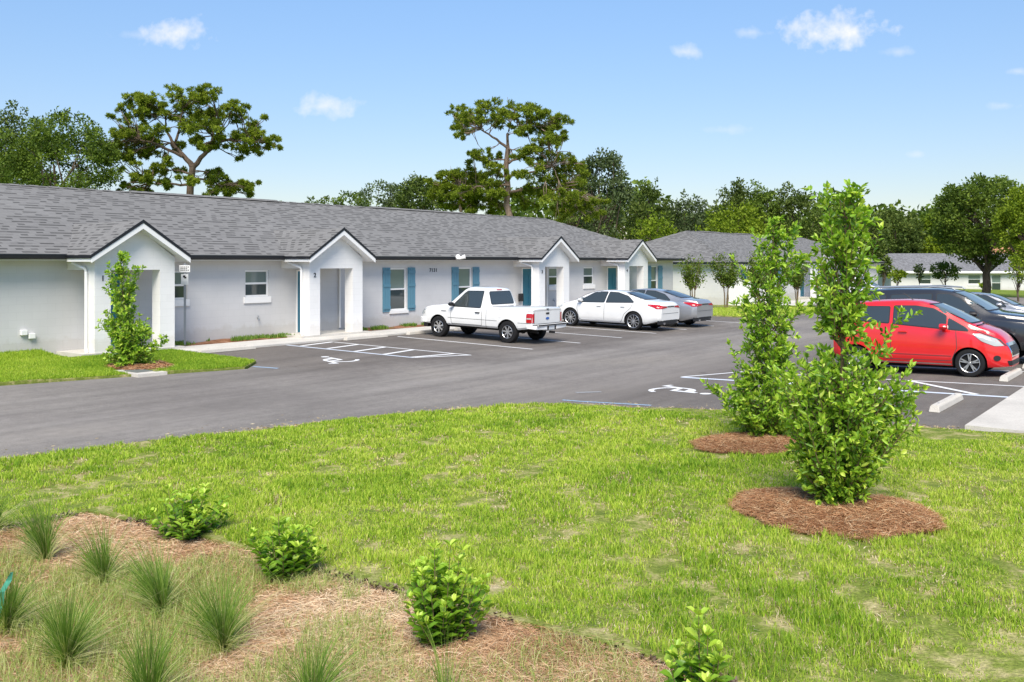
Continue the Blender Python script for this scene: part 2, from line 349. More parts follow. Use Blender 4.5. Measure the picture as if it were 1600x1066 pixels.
def unit(a): return a / np.maximum(np.linalg.norm(a, axis=1, keepdims=True), 1e-9)
def rdir(n): return unit(rng.normal(size=(n, 3)))
def leafverts(P, Dr, L, Wd, shape='rhomb', fold=.25, up=.0):
    """leaves at P pointing along Dr; L, Wd arrays"""
    n = len(P); Dr = unit(Dr)
    ref = rdir(n); ref[:, 2] += up; side = unit(np.cross(Dr, ref)); nor = np.cross(side, Dr)
    L = np.broadcast_to(L, (n,))[:, None]; Wd = np.broadcast_to(Wd, (n,))[:, None]
    if shape == 'rhomb':
        B = P; T = P + Dr * L; Rr = P + Dr * L * .45 + side * Wd * .5 + nor * Wd * fold; Lf = P + Dr * L * .45 - side * Wd * .5 + nor * Wd * fold
        V = np.stack([B, Rr, T, Lf], 1).reshape(-1, 3); b = np.arange(n)[:, None] * 4
        F = np.concatenate([b + [0, 1, 2], b + [0, 2, 3]], 1).reshape(-1, 3); return V, F, 4
    B = P; T = P + Dr * L - nor * L * .12
    q = [P + Dr * L * a + side * Wd * s * ww + nor * Wd * fold for a, s, ww in ((.3, .5, .85), (.68, .5, .9), (.68, -.5, .9), (.3, -.5, .85))]
    V = np.stack([B, q[0], q[1], T, q[2], q[3]], 1).reshape(-1, 3); b = np.arange(n)[:, None] * 6
    F = np.concatenate([b + [0, 1, 2, 3], b + [0, 3, 4, 5]], 1).reshape(-1, 4); return V, F, 6
def leafobj(name, P, Dr, L, Wd, tint, m, parent=None, loc=None, **k):
    V, F, c = leafverts(P, Dr, L, Wd, **k)
    return fastmesh(name, V, c, F, np.repeat(tint, c), m, parent, loc)

# a sheet following the ground, from a polygon in (u, v)
def sheet(name, poly, off, m, skirt=0., step=None, world=False, bumpf=None, parent=None, hf=None, extra=()):
    bm = bmesh.new(); hf = hf or H
    f = bm.faces.new([bm.verts.new((p[0], p[1], 0)) for p in poly])
    us = [p[0] for p in poly]; vs = [p[1] for p in poly]
    cu = [k for k in UK if min(us) < k < max(us)]; cv = [k for k in VK if min(vs) < k < max(vs)]
    if step:
        cu += list(np.arange(min(us) + step, max(us), step)); cv += list(np.arange(min(vs) + step, max(vs), step))
    for k in cu: bmesh.ops.bisect_plane(bm, geom=bm.verts[:] + bm.edges[:] + bm.faces[:], plane_co=(k, 0, 0), plane_no=(1, 0, 0))
    for k in cv: bmesh.ops.bisect_plane(bm, geom=bm.verts[:] + bm.edges[:] + bm.faces[:], plane_co=(0, k, 0), plane_no=(0, 1, 0))
    if skirt:
        be = [e for e in bm.edges if e.is_boundary]
        ret = bmesh.ops.extrude_edge_only(bm, edges=be); low = {v for v in ret['geom'] if isinstance(v, bmesh.types.BMVert)}
    else: low = set()
    for v in bm.verts:
        u_, v_ = v.co.x, v.co.y; z = float(hf(u_, v_)) + off
        if v in low: z -= skirt
        elif bumpf: z += bumpf(u_, v_)
        x, y = uv2w(u_, v_); v.co = (x, y, z)
    bmesh.ops.recalc_face_normals(bm, faces=bm.faces)
    if not skirt and bm.faces and sum(fc.normal.z for fc in bm.faces) < 0: bmesh.ops.reverse_faces(bm, faces=bm.faces)
    me = bpy.data.meshes.new(name); bm.to_mesh(me); bm.free(); me.materials.append(m)
    return link(bpy.data.objects.new(name, me), parent)
def strip(u0, v0, u1, v1, wd):
    a = np.array([u1 - u0, v1 - v0]); a /= np.hypot(*a); n_ = np.array([-a[1], a[0]]) * wd / 2
    return [(u0 + n_[0], v0 + n_[1]), (u0 - n_[0], v0 - n_[1]), (u1 - n_[0], v1 - n_[1]), (u1 + n_[0], v1 + n_[1])]

# ================================================================== SETTING
def build_setting():
    # terrain: one sheet out to the horizon
    gu = sorted(set(list(np.linspace(-60, 160, 45)) + UK + [-1500, -600, -200, 250, 600, 1500, 3000]))
    gv = sorted(set(list(np.linspace(-60, 60, 25)) + VK + [-3000, -1500, -500, -150, 150, 500, 1500, 3000]))
    vs = []; fs = []
    for a in gu:
        for b in gv:
            x, y = uv2w(a, b); vs.append((x, y, float(H(a, b)) - .06))
    nv = len(gv)
    fs = [(i * nv + j, (i + 1) * nv + j, (i + 1) * nv + j + 1, i * nv + j + 1) for i in range(len(gu) - 1) for j in range(nv - 1)]
    g = MB().add(vs, fs).build('ground', MT['terrain']); tag(g, 'flat grassy terrain around the buildings', 'ground', kind='structure')
    a = sheet('parking_lot', [(-45, 4.2), (-2.07, 4.66), (.17, 5.22), (3.0, 6.0), (3.9, 5.2), (3.9, 2.3), (29.2, 2.3), (29.6, 7.2), (30.6, 8.3), (36, 8.0), (42, 7.2), (44.5, 5.6), (46, 3.9), (80, 3.9), (80, 22.5),
                              (3.1, 22.5), (2.6, 15.2), (2.2, 14.5), (1.6, 13.85), (-.14, 13.12), (-5.24, 11.85), (-45, 11.2)], 0., MT['asphalt'])
    tag(a, 'grey asphalt driveway and parking lot in front of the apartments', 'parking lot', kind='structure')
    def mk(nm, poly, off, m, lab): tag(sheet(nm, poly, off, m), lab, 'marking', kind='structure')
    W_, B_, WB = MT['white_mark'], MT['blue_mark'], MT['white_blue']
    for i, u in enumerate((11.5, 14.1, 16.7, 19.15, 21.55, 24.0, 26.5)):
        mk('parking_line', strip(u, 2.7, u, 8.25, .10), .005, W_, 'white stall line on the asphalt')
    for u in (48, 50.6, 53.2, 55.8, 58.4, 61): mk('parking_line', strip(u, 4.4, u, 9.6, .1), .005, W_, 'white stall line on the asphalt')
    for u in (12.6, 15.2, 17.8, 20.4): mk('parking_line', strip(u, 16, u, 21.2, .10), .005, W_, 'white stall line on the asphalt')
    # access aisle by the building
    mk('access_aisle_line', strip(7.15, 2.35, 7.45, 7.25, .11), .005, WB, 'pale blue edge line of the hatched access aisle')
    mk('access_aisle_line', strip(8.75, 2.6, 9.0, 7.9, .09), .005, W_, 'white edge line of the hatched access aisle')
    mk('access_aisle_line', strip(7.45, 7.25, 9.0, 7.95, .11), .009, W_, 'white end line of the access aisle')
    for k, vv in enumerate((2.75, 3.85, 4.95, 6.05, 7.05)):
        mk('aisle_stripe', strip(7.28 + .04 * k, vv + .1, 8.75 + .04 * k, vv - .15 + (.5 if k == 4 else 0), .15), .009, W_, 'white diagonal stripe of the access aisle')
    mk('blue_line', strip(3.35, 5.75, 3.55, 6.45, .12), .005, B_, 'short blue line at the island tip')
    # access aisle on the near side
    mk('access_aisle_line', strip(8.1, 14.85, 7.95, 21.45, .16), .005, WB, 'pale blue edge line of the near access aisle')
    mk('access_aisle_line', strip(9.75, 15.6, 9.75, 21.45, .10), .005, W_, 'white edge line of the near access aisle')
    mk('access_aisle_line', strip(8.1, 14.85, 9.75, 15.6, .10), .009, W_, 'white end line of the near access aisle')
    for vv in (15.9, 17.6, 19.3):
        mk('aisle_stripe', strip(9.7, vv, 8.05, vv + 1.6, .13), .009, W_, 'white diagonal stripe of the near access aisle')
    mk('blue_line', strip(3.62, 14.65, 3.86, 16.4, .09), .005, B_, 'blue stall line along the lawn edge')
    mk('worn_patch', strip(4.6, 14.3, 5.0, 14.65, .16), .005, MT['faint'], 'worn white scuff on the asphalt')
    def symbol(u0, v0, sc, du, lab):     # wheelchair symbol; its head towards -v*dirn
        mb = MB()
        def pt(a, b): return (u0 + du * a * sc, v0 + du * b * sc)
        polys = []
        R0, R1 = .38, .50
        n = 18
        for k in range(n):
            a0 = R(-150 + 240 * k / n); a1 = R(-150 + 240 * (k + 1) / n)
            polys.append([(R0 * math.cos(a0), R0 * math.sin(a0) ), (R1 * math.cos(a0), R1 * math.sin(a0)), (R1 * math.cos(a1), R1 * math.sin(a1)), (R0 * math.cos(a1), R0 * math.sin(a1))][::1])
        def bar(x0, y0, x1, y1, wd):
            a = np.array([x1 - x0, y1 - y0]); a /= np.hypot(*a); m_ = np.array([-a[1], a[0]]) * wd / 2
            polys.append([(x0 + m_[0], y0 + m_[1]), (x0 - m_[0], y0 - m_[1]), (x1 - m_[0], y1 - m_[1]), (x1 + m_[0], y1 + m_[1])])
        bar(-.12, .62, -.02, .05, .13); bar(-.06, .34, .34, .30, .10); bar(-.05, .03, .42, .0, .12); bar(.42, .06, .62, -.52, .12); bar(.56, -.5, .82, -.42, .11)
        polys.append([(-.16 + .12 * math.cos(t), .84 + .12 * math.sin(t)) for t in np.linspace(0, 2 * math.pi, 13)[:-1]])
        for j, pl in enumerate(polys):
            vs_ = []
            for x_, y_ in pl:
                # symbol upright axis (y_) lies along v, x_ along u
                uu, vv = u0 + sc * x_ * du, v0 + sc * y_ * du * 1.0
                x, y = uv2w(uu, vv); vs_.append((x, y, float(H(uu, vv)) + .006 + .0006 * (j % 4)))
            mb.add(vs_, [tuple(range(len(vs_)))])
        ob = mb.build('wheelchair_symbol', W_, fix=False)
        for p in ob.data.polygons: p.flip() if p.normal.z < 0 else None
        tag(ob, lab, 'marking', kind='structure')
    symbol(5.75, 6.25, .95, -1, 'white wheelchair symbol painted in the stall by the building')
    symbol(5.9, 15.75, .95, 1, 'white wheelchair symbol painted in the stall by the lawn')
    # walks, planter strip and slabs
    tag(sheet('walkway', [(3.9, .95), (29.2, .95), (29.2, 2.3), (3.9, 2.3)], .05, MT['concrete'], .12), 'pale concrete walkway along the apartment fronts', 'walkway', kind='structure')
    tag(sheet('sidewalk', [(3.73, 21.55), (34, 21.55), (34, 24.5), (3.73, 24.5)], .10, MT['concrete_w'], .16), 'pale concrete sidewalk on the right', 'sidewalk', kind='structure')
    tag(sheet('walkway', [(43, .95), (80, .95), (80, 3.9), (45.5, 3.9), (43, 3.2)], .06, MT['concrete'], .12), 'pale concrete walkway by the second building', 'walkway', kind='structure')
    for a0, a1 in ((4.1, 8.82), (11.2, 21.4), (23.8, 28.6), (31, 36.6)):
        tag(sheet('planting_strip', [(a0, .02), (a1, .02), (a1, .94), (a0, .94)], .045, MT['mulch'], .05, step=.35, bumpf=lambda u, v: .03 * math.sin(u * 3.1 + v * 5)), 'mulch strip between the wall and walkway', 'planting bed', kind='structure')
    # lawns (raised a little above the asphalt)
    lb = lambda u, v: .018 * math.sin(1.7 * u + .6 * v) + .018 * math.sin(1.3 * v - .8 * u) + .01 * math.sin(4.1 * u + 3.3 * v)
    lawn = [(-30, 11.35), (-5.24, 11.9), (-.14, 13.2), (2.0, 14.1), (2.7, 14.55), (3.1, 15.2), (3.25, 16.4), (3.66, 17.6), (3.66, 25), (3.66, 40), (-5.85, 40), (-5.85, 15.15), (-30, 15.15)]
    tag(sheet('lawn', lawn, .045, MT['thatch'], .12, step=.5, bumpf=lb), 'patchy green lawn in the foreground', 'lawn', kind='structure')
    tag(sheet('planting_bed', [(-30, 15.17), (-5.87, 15.17), (-5.87, 40), (-30, 40)], .005, MT['pinebed'], .06, step=.5, bumpf=lb), 'bed of pale old pine straw in the lower left', 'planting bed', kind='structure')
    tag(sheet('lawn_island', [(-45, -1), (1.0, -1), (1.0, 1.5), (3.86, 1.5), (3.86, 5.2), (2.95, 5.95), (.17, 5.16), (-2.07, 4.6), (-45, 4.1)], .05, MT['thatch'], .1, step=.5, bumpf=lambda u, v: .02 * math.sin(2 * u + v) + .10 * max(0, min(1, (1.2 - v) / 2.5)) * (1 if u < 1.6 else 0)), 'bright green lawn island beside the first porch', 'lawn', kind='structure')
    tag(sheet('lawn_island', [(29.3, .95), (43, .95), (43, 3.2), (45.4, 3.9), (44.3, 5.5), (41.9, 7.1), (36, 7.9), (30.6, 8.2), (29.7, 7.1)], .04, MT['thatch'], .1, step=.8), 'grass island between the two buildings', 'lawn', kind='structure')

build_setting()

# ---- grass and straw, nobody could count
def vis(x, y, m=2.2): return (np.abs(x) < .5517 * y + m)
def noise2(x, y, s, seed):
    r = np.random.default_rng(seed); o = np.zeros_like(x)
    for k in range(5):
        for _ in range(4):
            a = r.uniform(0, 2 * math.pi); fr = s * (1.7 ** k) * r.uniform(.7, 1.3)
            o += np.sin((x * math.cos(a) + y * math.sin(a)) * fr + r.uniform(0, 6.28)) * .5 / (1.35 ** k)
    return o / 3.2
def inpoly(x, y, poly):
    c = np.zeros(len(x), bool); n = len(poly)
    for i in range(n):
        x0, y0 = poly[i]; x1, y1 = poly[(i + 1) % n]
        if y0 == y1: continue
        t = ((y0 > y) != (y1 > y)) & (x < (x1 - x0) * (y - y0) / (y1 - y0) + x0); c ^= t
    return c
RINGS = [(-1.75, 21.7, 1.12, .62), (1.35, 19.55, .85, .6), (1.35, 4.15, .75, .62)]     # mulch rings (u, v, semi-axis u, semi-axis v)
RINGS = [(-1.95, 21.50, .80, .86), (.92, 19.5, .70, .66), (1.35, 4.15, .72, .80)]
def ringd(u, v):
    d = np.full(np.shape(u), 9.)
    for a, b, ra, rb in RINGS: d = np.minimum(d, np.hypot((u - a) / ra, (v - b) / rb))
    return d
def lawnz(u, v): return H(u, v) + .045 + .018 * np.sin(1.7 * u + .6 * v) + .018 * np.sin(1.3 * v - .8 * u)
def blades(name, x, y, z, hgt, wid, tint, m, lean=.6, segs=2):
    n = len(x); P = np.stack([x, y, z], 1); az = rng.uniform(0, 2 * math.pi, n)
    d = np.stack([np.cos(az), np.sin(az), np.zeros(n)], 1); az2 = az + rng.normal(1.57, .5, n)
    s = np.stack([np.cos(az2), np.sin(az2), np.zeros(n)], 1) * wid[:, None] * .5
    ln = (rng.uniform(.15, 1, n) * lean)[:, None]; hh = hgt[:, None]; up = np.array([[0, 0, 1.]])
    mid = P + d * hh * ln * .35 + up * hh * .55 * (1 - ln * .2); tip = P + d * hh * ln * 1.0 + up * hh * (1 - ln * .45)
    V = np.stack([P - s, P + s, mid + s * .8, mid - s * .8, tip], 1).reshape(-1, 3); b = np.arange(n)[:, None] * 5
    F = np.concatenate([b + [0, 1, 2], b + [0, 2, 3], b + [3, 2, 4]], 1).reshape(-1, 3)
    return fastmesh(name, V, 5, F, np.repeat(tint, 5), m)
LAWN_POLY = [(-30, 11.35), (-5.24, 11.9), (-.14, 13.2), (2.0, 14.1), (2.7, 14.55), (3.1, 15.2), (3.25, 16.4), (3.66, 17.6), (3.66, 40), (-5.78, 40), (-5.78, 15.1), (-30, 15.1)]
def lawn_grass():
    N0 = 1800000
    y = np.sqrt(rng.uniform(4.0 ** 2, 19.0 ** 2, N0)); x = rng.uniform(-1, 1, N0) * (.5517 * y + 1.6); x = np.where(x > 0, x * (1 + 1.8 / (.5517 * y + 1.6)), x)
    keep = rng.uniform(0, 1, N0) < np.clip((6.5 / y) ** 1.35, .22, 1); x, y = x[keep], y[keep]
    u, v = w2uv(x, y)
    edge = noise2(x, y, 5, 5) * .10
    k = inpoly(u + edge, v + edge, LAWN_POLY) & (ringd(u, v) + edge > 1.02); x, y, u, v = x[k], y[k], u[k], v[k]
    p1 = noise2(x, y, 1.6, 1) + .5 * noise2(x, y, 5, 2)
    bare = .55 * noise2(x, y, 1.9, 3) + 1.25 * noise2(x, y, 6.5, 4)
    dens = np.clip(1.05 - np.clip((bare - .34) * 2.6, 0, .9), .10, 1)
    k = rng.uniform(0, 1, len(x)) < dens; x, y, u, v, p1, bare = [q[k] for q in (x, y, u, v, p1, bare)]
    z = lawnz(u, v) - .012
    tall = noise2(x, y, 2.6, 9) + .5 * noise2(x, y, 8, 10)
    hgt = (.050 + .022 * p1 + .028 * np.clip(tall, -.8, 1)) * rng.uniform(.55, 1.35, len(x)) + .02
    near_edge = np.clip((3.5 - u) / .9, .35, 1); hgt = np.clip(hgt * (1 + .35 * noise2(x, y, 14, 12)), .020, .16) * near_edge * np.where(bare > .35, .7, 1)
    wid = .0056 * np.clip(y / 6.5, .85, 2.4) * rng.uniform(.8, 1.4, len(x))
    tint = np.clip(.44 - .20 * noise2(x, y, 1.1, 8) - .20 * noise2(x, y, 4.2, 13) - .12 * tall + rng.normal(0, .22, len(x)), 0, 1)
    st = rng.uniform(0, 1, len(x)) < np.clip(.20 + (bare - .1) * .7, .13, .85)
    a = ~st
    o = blades('lawn_grass', x[a], y[a], z[a], hgt[a], wid[a], tint[a], LEAF['grass'], .75); tag(o, 'short green grass blades of the foreground lawn', 'grass', kind='stuff')
    o = blades('dead_grass', x[st], y[st], z[st] + .004, hgt[st] * .55, wid[st] * 1.1, rng.uniform(0, 1, st.sum()), LEAF['straw'], 1.6); tag(o, 'dry straw coloured blades scattered in the lawn', 'dead grass', kind='stuff')
    # islands further off
    N1 = 420000
    u = rng.uniform(-6, 3.85, N1); v = rng.uniform(-.2, 6.0, N1); x, y = uv2w(u, v)
    k = vis(x, y) & inpoly(u, v, [(-45, -1), (1.0, -1), (1.0, 1.5), (3.84, 1.5), (3.84, 5.2), (2.95, 5.9), (.17, 5.12), (-2.07, 4.55), (-45, 4.05)]) & (ringd(u, v) > 1) & ~((u > 1.55) & (v < 1.55)) & ~((np.abs(u - .80) < .38) & (np.abs(v - 4.95) < .66)) & (rng.uniform(0, 1, N1) < .55)
    x, y, u, v = x[k], y[k], u[k], v[k]
    near = np.clip((1.0 - v) / 1.0, 0, 1)
    rise = np.where(u < 1.6, .10 * np.clip((1.2 - v) / 2.5, 0, 1), 0)
    o = blades('island_grass', x, y, H(u, v) + .045 + rise, (.06 + .05 * near) * rng.uniform(.6, 1.4, len(x)), np.full(len(x), .013), np.clip(.30 + rng.normal(0, .2, len(x)) + .25 * noise2(x, y, .9, 21), 0, 1), LEAF['grass'], .6)
    tag(o, 'green grass on the lawn island by the first porch', 'grass', kind='stuff')
    N2 = 60000
    u = rng.uniform(29.3, 44, N2); v = rng.uniform(1.0, 8, N2); x, y = uv2w(u, v)
    k = inpoly(u, v, [(29.4, 3.2), (43, 3.4), (45, 4), (44.2, 5.4), (41.9, 7.0), (36, 7.8), (30.6, 8.1), (29.8, 7.0)]); x, y, u, v = x[k], y[k], u[k], v[k]
    o = blades('island_grass', x, y, H(u, v) + .03, .09 * rng.uniform(.6, 1.4, len(x)), np.full(len(x), .03), np.clip(.62 + rng.normal(0, .25, len(x)), 0, 1), LEAF['grass'], .6)
    tag(o, 'yellowish grass on the island between the buildings', 'grass', kind='stuff')
    # weeds in the planting strips along the wall
    N3 = 26000
    u = rng.uniform(4.2, 36.5, N3); v = np.abs(rng.normal(.42, .2, N3)); x, y = uv2w(u, v)
    k = (noise2(u, v, 2.2, 31) > .05) & (v < .9) & (v > .05) & ~((u > 8.8) & (u < 11.2)) & ~((u > 21.4) & (u < 23.8)) & ~((u > 28.5) & (u < 31)); x, y, u, v = x[k], y[k], u[k], v[k]
    o = blades('strip_weeds', x, y, H(u, v) + .05, .10 * rng.uniform(.3, 1.5, len(x)), np.full(len(x), .02), np.clip(rng.normal(.15, .2, len(x)), 0, 1), LEAF['muhly'], .6)
    tag(o, 'low dark weeds in the mulch strip along the wall', 'weeds', kind='stuff')
lawn_grass()
def edge_litter():
    pts = [(-30, 11.3), (-5.24, 11.85), (-.14, 13.15), (2.0, 14.05), (2.7, 14.5), (3.15, 15.2), (3.3, 16.4), (3.72, 17.6), (3.72, 21.4)]
    U = []; V = []
    for (a, b), (c, d) in zip(pts[:-1], pts[1:]):
        l = math.hypot(c - a, d - b); n = int(l * 420); t = rng.uniform(0, 1, n); off = np.abs(rng.normal(0, .13, n)) * (1 + rng.uniform(0, 1, n) ** 6 * 3)
        U.append(a + (c - a) * t - off * (d - b) / l); V.append(b + (d - b) * t - off * (c - a) / l * (1 if d - b < abs(c - a) else -0))
        if d - b >= abs(c - a): U[-1] = a + (c - a) * t + off
    u = np.concatenate(U); v = np.concatenate(V); x, y = uv2w(u, v); k = vis(x, y) & (noise2(x, y, 1.6, 71) > -.3); x, y, u, v = x[k], y[k], u[k], v[k]
    P = np.stack([x, y, H(u, v) + .006], 1); dd = rdir(len(x)); dd[:, 2] *= .15
    tag(leafobj('edge_litter', P, dd, rng.uniform(.02, .09, len(x)), rng.uniform(.006, .02, len(x)), rng.uniform(0, 1, len(x)), LEAF['straw'], fold=.1), 'dry clippings and grit scattered along the lawn edge', 'litter', kind='stuff')
edge_litter()

def needles(name, x, y, z, L, wd, tint, m, tilt=.25, thick=None):
    n = len(x); az = rng.uniform(0, 2 * math.pi, n); el = rng.normal(.06, tilt, n)
    d = np.stack([np.cos(az) * np.cos(el), np.sin(az) * np.cos(el), np.sin(el)], 1); P = np.stack([x, y, z], 1)
    s = unit(np.stack([-d[:, 1], d[:, 0], rng.normal(0, .5, n)], 1)) * wd[:, None] * .5; b_ = rdir(n) * L[:, None] * .10; b_[:, 2] = np.abs(b_[:, 2])
    mid = P + b_; e0, e1 = P - d * L[:, None] * .5, P + d * L[:, None] * .5
    V = np.stack([e0, mid - s, e1, mid + s], 1).reshape(-1, 3)
    b = np.arange(n)[:, None] * 4; F = b + np.array([[0, 1, 2, 3]])
    return fastmesh(name, V, 4, F, np.repeat(tint, 4), m)
def straw_bed():
    N0 = 330000
    y = np.sqrt(rng.uniform(3.9 ** 2, 10.6 ** 2, N0)); x = rng.uniform(-1, .25, N0) * (.5517 * y + 1.4)
    u, v = w2uv(x, y); e = noise2(x, y, 4, 14) * .09
    k = (u + e < -5.80) & (v + e > 15.1) & (rng.uniform(0, 1, N0) < np.clip((6 / y) ** 1.2, .3, 1)); x, y, u, v = x[k], y[k], u[k], v[k]
    z = H(u, v) + .012 + np.abs(rng.normal(0, .014, len(x))) + .018 * np.sin(1.7 * u + .6 * v) + .018 * np.sin(1.3 * v - .8 * u)
    wdd = .0032 * np.clip(y / 6, .9, 1.8) * rng.uniform(.8, 1.5, len(x))
    o = needles('pine_straw_litter', x, y, z, rng.uniform(.05, .17, len(x)), wdd, np.clip(.55 + .3 * noise2(x, y, 1.5, 15) + rng.normal(0, .2, len(x)), 0, 1), LEAF['needle_old'], .18)
    tag(o, 'pale fallen pine needles covering the planting bed', 'pine straw', kind='stuff')
    # wispy weeds in the bed
    N1 = 120000
    y = np.sqrt(rng.uniform(3.9 ** 2, 10.0 ** 2, N1)); x = rng.uniform(-1, .2, N1) * (.5517 * y + 1.4); u, v = w2uv(x, y)
    k = (u < -5.9) & (v > 15.2) & (noise2(x, y, 1.5, 17) + .5 * noise2(x, y, 4, 18) > -.38) & (u < -6.15 + .9 * noise2(x, y, 1, 19)); x, y, u, v = x[k], y[k], u[k], v[k]
    o = blades('wispy_weeds', x, y, H(u, v) + .01, rng.uniform(.05, .20, len(x)), np.full(len(x), .0032), np.clip(rng.normal(.62, .22, len(x)), 0, 1), LEAF['muhly'], 1.3)
    tag(o, 'thin wispy green weeds growing through the pine straw', 'weeds', kind='stuff')
straw_bed()
# cut turf edge along the bed: crumbled soil lip
def turf_edge():
    n = 5200; v = rng.uniform(15.1, 24, n); u = -5.86 + noise2(v, v * 0, 2.2, 41) * .07 + rng.normal(0, .022, n)
    n2 = 1800; u = np.r_[u, rng.uniform(-12, -5.8, n2)]; v = np.r_[v, 15.14 + rng.normal(0, .03, n2)]
    x, y = uv2w(u, v); k = vis(x, y) & (noise2(x, y, 2.4, 44) > -.25); x, y, u, v = x[k], y[k], u[k], v[k]
    P = np.stack([x, y, H(u, v) + rng.uniform(0, .05, len(x))], 1)
    o = leafobj('turf_edge', P, rdir(len(x)), rng.uniform(.015, .05, len(x)), rng.uniform(.012, .04, len(x)), rng.uniform(0, 1, len(x)), MT['soil'], fold=.5)
    tag(o, 'crumbled dark soil and thatch along the cut turf edge', 'soil', kind='stuff')
MT['soil'] = m_leaf('soil_crumbs', [(.035, .024, .018), (.12, .085, .06), (.34, .28, .22)], 0., .95, .1)
turf_edge()

# mulch rings round the planted trees
def ring(idx, label, hgt, cnt):
    a, b, ra, rb = RINGS[idx]; n = 40; m = 9; vs = []; fs = []
    rr = np.random.default_rng(50 + idx); ph = rr.uniform(0, 6.28, 6)
    def edge(t): return 1 + .07 * math.sin(2 * t + ph[0]) + .07 * math.sin(3 * t + ph[1]) + .04 * math.sin(7 * t + ph[2]) + .02 * math.sin(13 * t + ph[3])
    def prof(q): return hgt * (math.sin(min(1, q * 1.0) * math.pi) ** .8 * .6 + .4 * math.cos(min(1, q) * math.pi / 2)) + .01
    for i in range(m + 1):
        q = i / m
        for k in range(n):
            t = 2 * math.pi * k / n; e = edge(t) * q; u, v = a + ra * e * math.cos(t), b + rb * e * math.sin(t); x, y = uv2w(u, v)
            vs.append((x, y, float(H(u, v)) + .05 + (prof(q) if i < m else -.05) + .012 * math.sin(9 * u + 7 * v)))
    for i in range(m):
        for k in range(n): fs.append((i * n + k, i * n + (k + 1) % n, (i + 1) * n + (k + 1) % n, (i + 1) * n + k))
    ob = MB().add(vs, fs).build('mulch_ring', MT['mulch'], smooth=True); tag(ob, label, 'mulch', 'mulch rings around the planted trees')
    N_ = cnt; t = rng.uniform(0, 2 * math.pi, N_); q = np.sqrt(rng.uniform(0, 1, N_)) * 1.05
    e = np.array([edge(s_) for s_ in t]) * q; u, v = a + ra * e * np.cos(t), b + rb * e * np.sin(t); x, y = uv2w(u, v)
    z = H(u, v) + .055 + np.array([prof(s_) for s_ in q]) + np.abs(rng.normal(0, .012, N_))
    V = needles('loose_straw', x, y, z, rng.uniform(.06, .2, N_), .0038 * rng.uniform(.8, 1.5, N_) * (1 if idx < 2 else 2.6), np.clip(rng.normal(.40, .22, N_), 0, 1), LEAF['needle'], .22)
    V.parent = ob; V['kind'] = 'stuff'
ring(0, 'long ring of red brown pine straw under the nearest tall shrub', .10, 26000)
ring(1, 'pine straw ring under the tall shrub nearer the parking lot', .09, 12000)
ring(2, 'small mulch ring under the slim tree in the left lawn island', .05, 2500)

# ================================================================== BUILDINGS   local frame: x = u, y = -v, z up
BROT = TH
def wall_holes(mb, x0, x1, z0, z1, holes, y=0., depth=.12):
    xs = sorted({x0, x1} | {h[0] for h in holes} | {h[1] for h in holes}); zs = sorted({z0, z1} | {h[2] for h in holes} | {h[3] for h in holes})
    for i in range(len(xs) - 1):
        for j in range(len(zs) - 1):
            cx, cz = (xs[i] + xs[i + 1]) / 2, (zs[j] + zs[j + 1]) / 2
            if any(h[0] < cx < h[1] and h[2] < cz < h[3] for h in holes): continue
            mb.add([(xs[i], y, zs[j]), (xs[i + 1], y, zs[j]), (xs[i + 1], y, zs[j + 1]), (xs[i], y, zs[j + 1])], [(0, 1, 2, 3)])
    for a, b, c, d in holes:
        for q in (((a, c), (a, d)), ((a, d), (b, d)), ((b, d), (b, c)), ((b, c), (a, c))):
            (p, r), (s_, t) = q
            mb.add([(p, y, r), (s_, y, t), (s_, y + depth, t), (p, y + depth, r)], [(0, 1, 2, 3)])
def window(parent, x0, x1, z0, z1, sill=.2):
    f = MB(); yb, yf = .115, .05; w_ = .055; zm = (z0 + z1) / 2
    for b in ((x0, x0 + w_, z0, z1), (x1 - w_, x1, z0, z1), (x0 + w_, x1 - w_, z0, z0 + w_), (x0 + w_, x1 - w_, z1 - w_, z1), (x0 + w_, x1 - w_, zm - .03, zm + .03)):
        f.box(b[0], b[1], yf, yb, b[2], b[3])
    o = f.build('window', MT['trim'], parent, bevel=.004)
    MB().box(x0 + w_, x1 - w_, .085, .10, zm + .03, z1 - w_).build('pane', MT['pane_up'], o)
    MB().box(x0 + w_, x1 - w_, .075, .09, z0 + w_, zm - .03).build('pane', MT['glass'], o)
    MB().box(x0 - .06, x1 + .06, -.05, .05, z0 - sill, z0 - .003).build('sill', MT['trim'], o, bevel=.006)
    return o
def shutter(parent, x0, x1, z0, z1):
    m = MB(); n = 3; wd = (x1 - x0) / n
    for k in range(n): m.box(x0 + k * wd + .004, x0 + (k + 1) * wd - .004, -.035, -.004, z0, z1)
    for q in (z0 + .10, z0 + (z1 - z0) * .56, z1 - .22): m.box(x0 + .01, x1 - .01, -.06, -.0351, q, q + .11)
    return m.build('shutter', MT['teal'], parent)
def text_obj(name, s, size, m, parent, loc, rot, depth=.006):
    cu = bpy.data.curves.new(name, 'FONT'); cu.body = s; cu.size = size; cu.extrude = depth; cu.align_x = 'CENTER'; cu.offset = size * .018; cu.space_character = 1.18
    tmp = bpy.data.objects.new(name, cu); C.objects.link(tmp); bpy.context.view_layer.update()
    me = bpy.data.meshes.new_from_object(tmp.evaluated_get(bpy.context.evaluated_depsgraph_get())); bpy.data.objects.remove(tmp)
    me.materials.clear(); me.materials.append(m)
    return link(bpy.data.objects.new(name, me), parent, loc, rot)
EZ0, EZ1, RZ, RW = 2.56, 2.70, 4.88, 5.6     # eave underside, eave top, ridge height, half depth + overhang
def roof_z(y): return EZ1 + (RZ - EZ1) * (y + .45) / RW      # main front slope at local y (=-v)
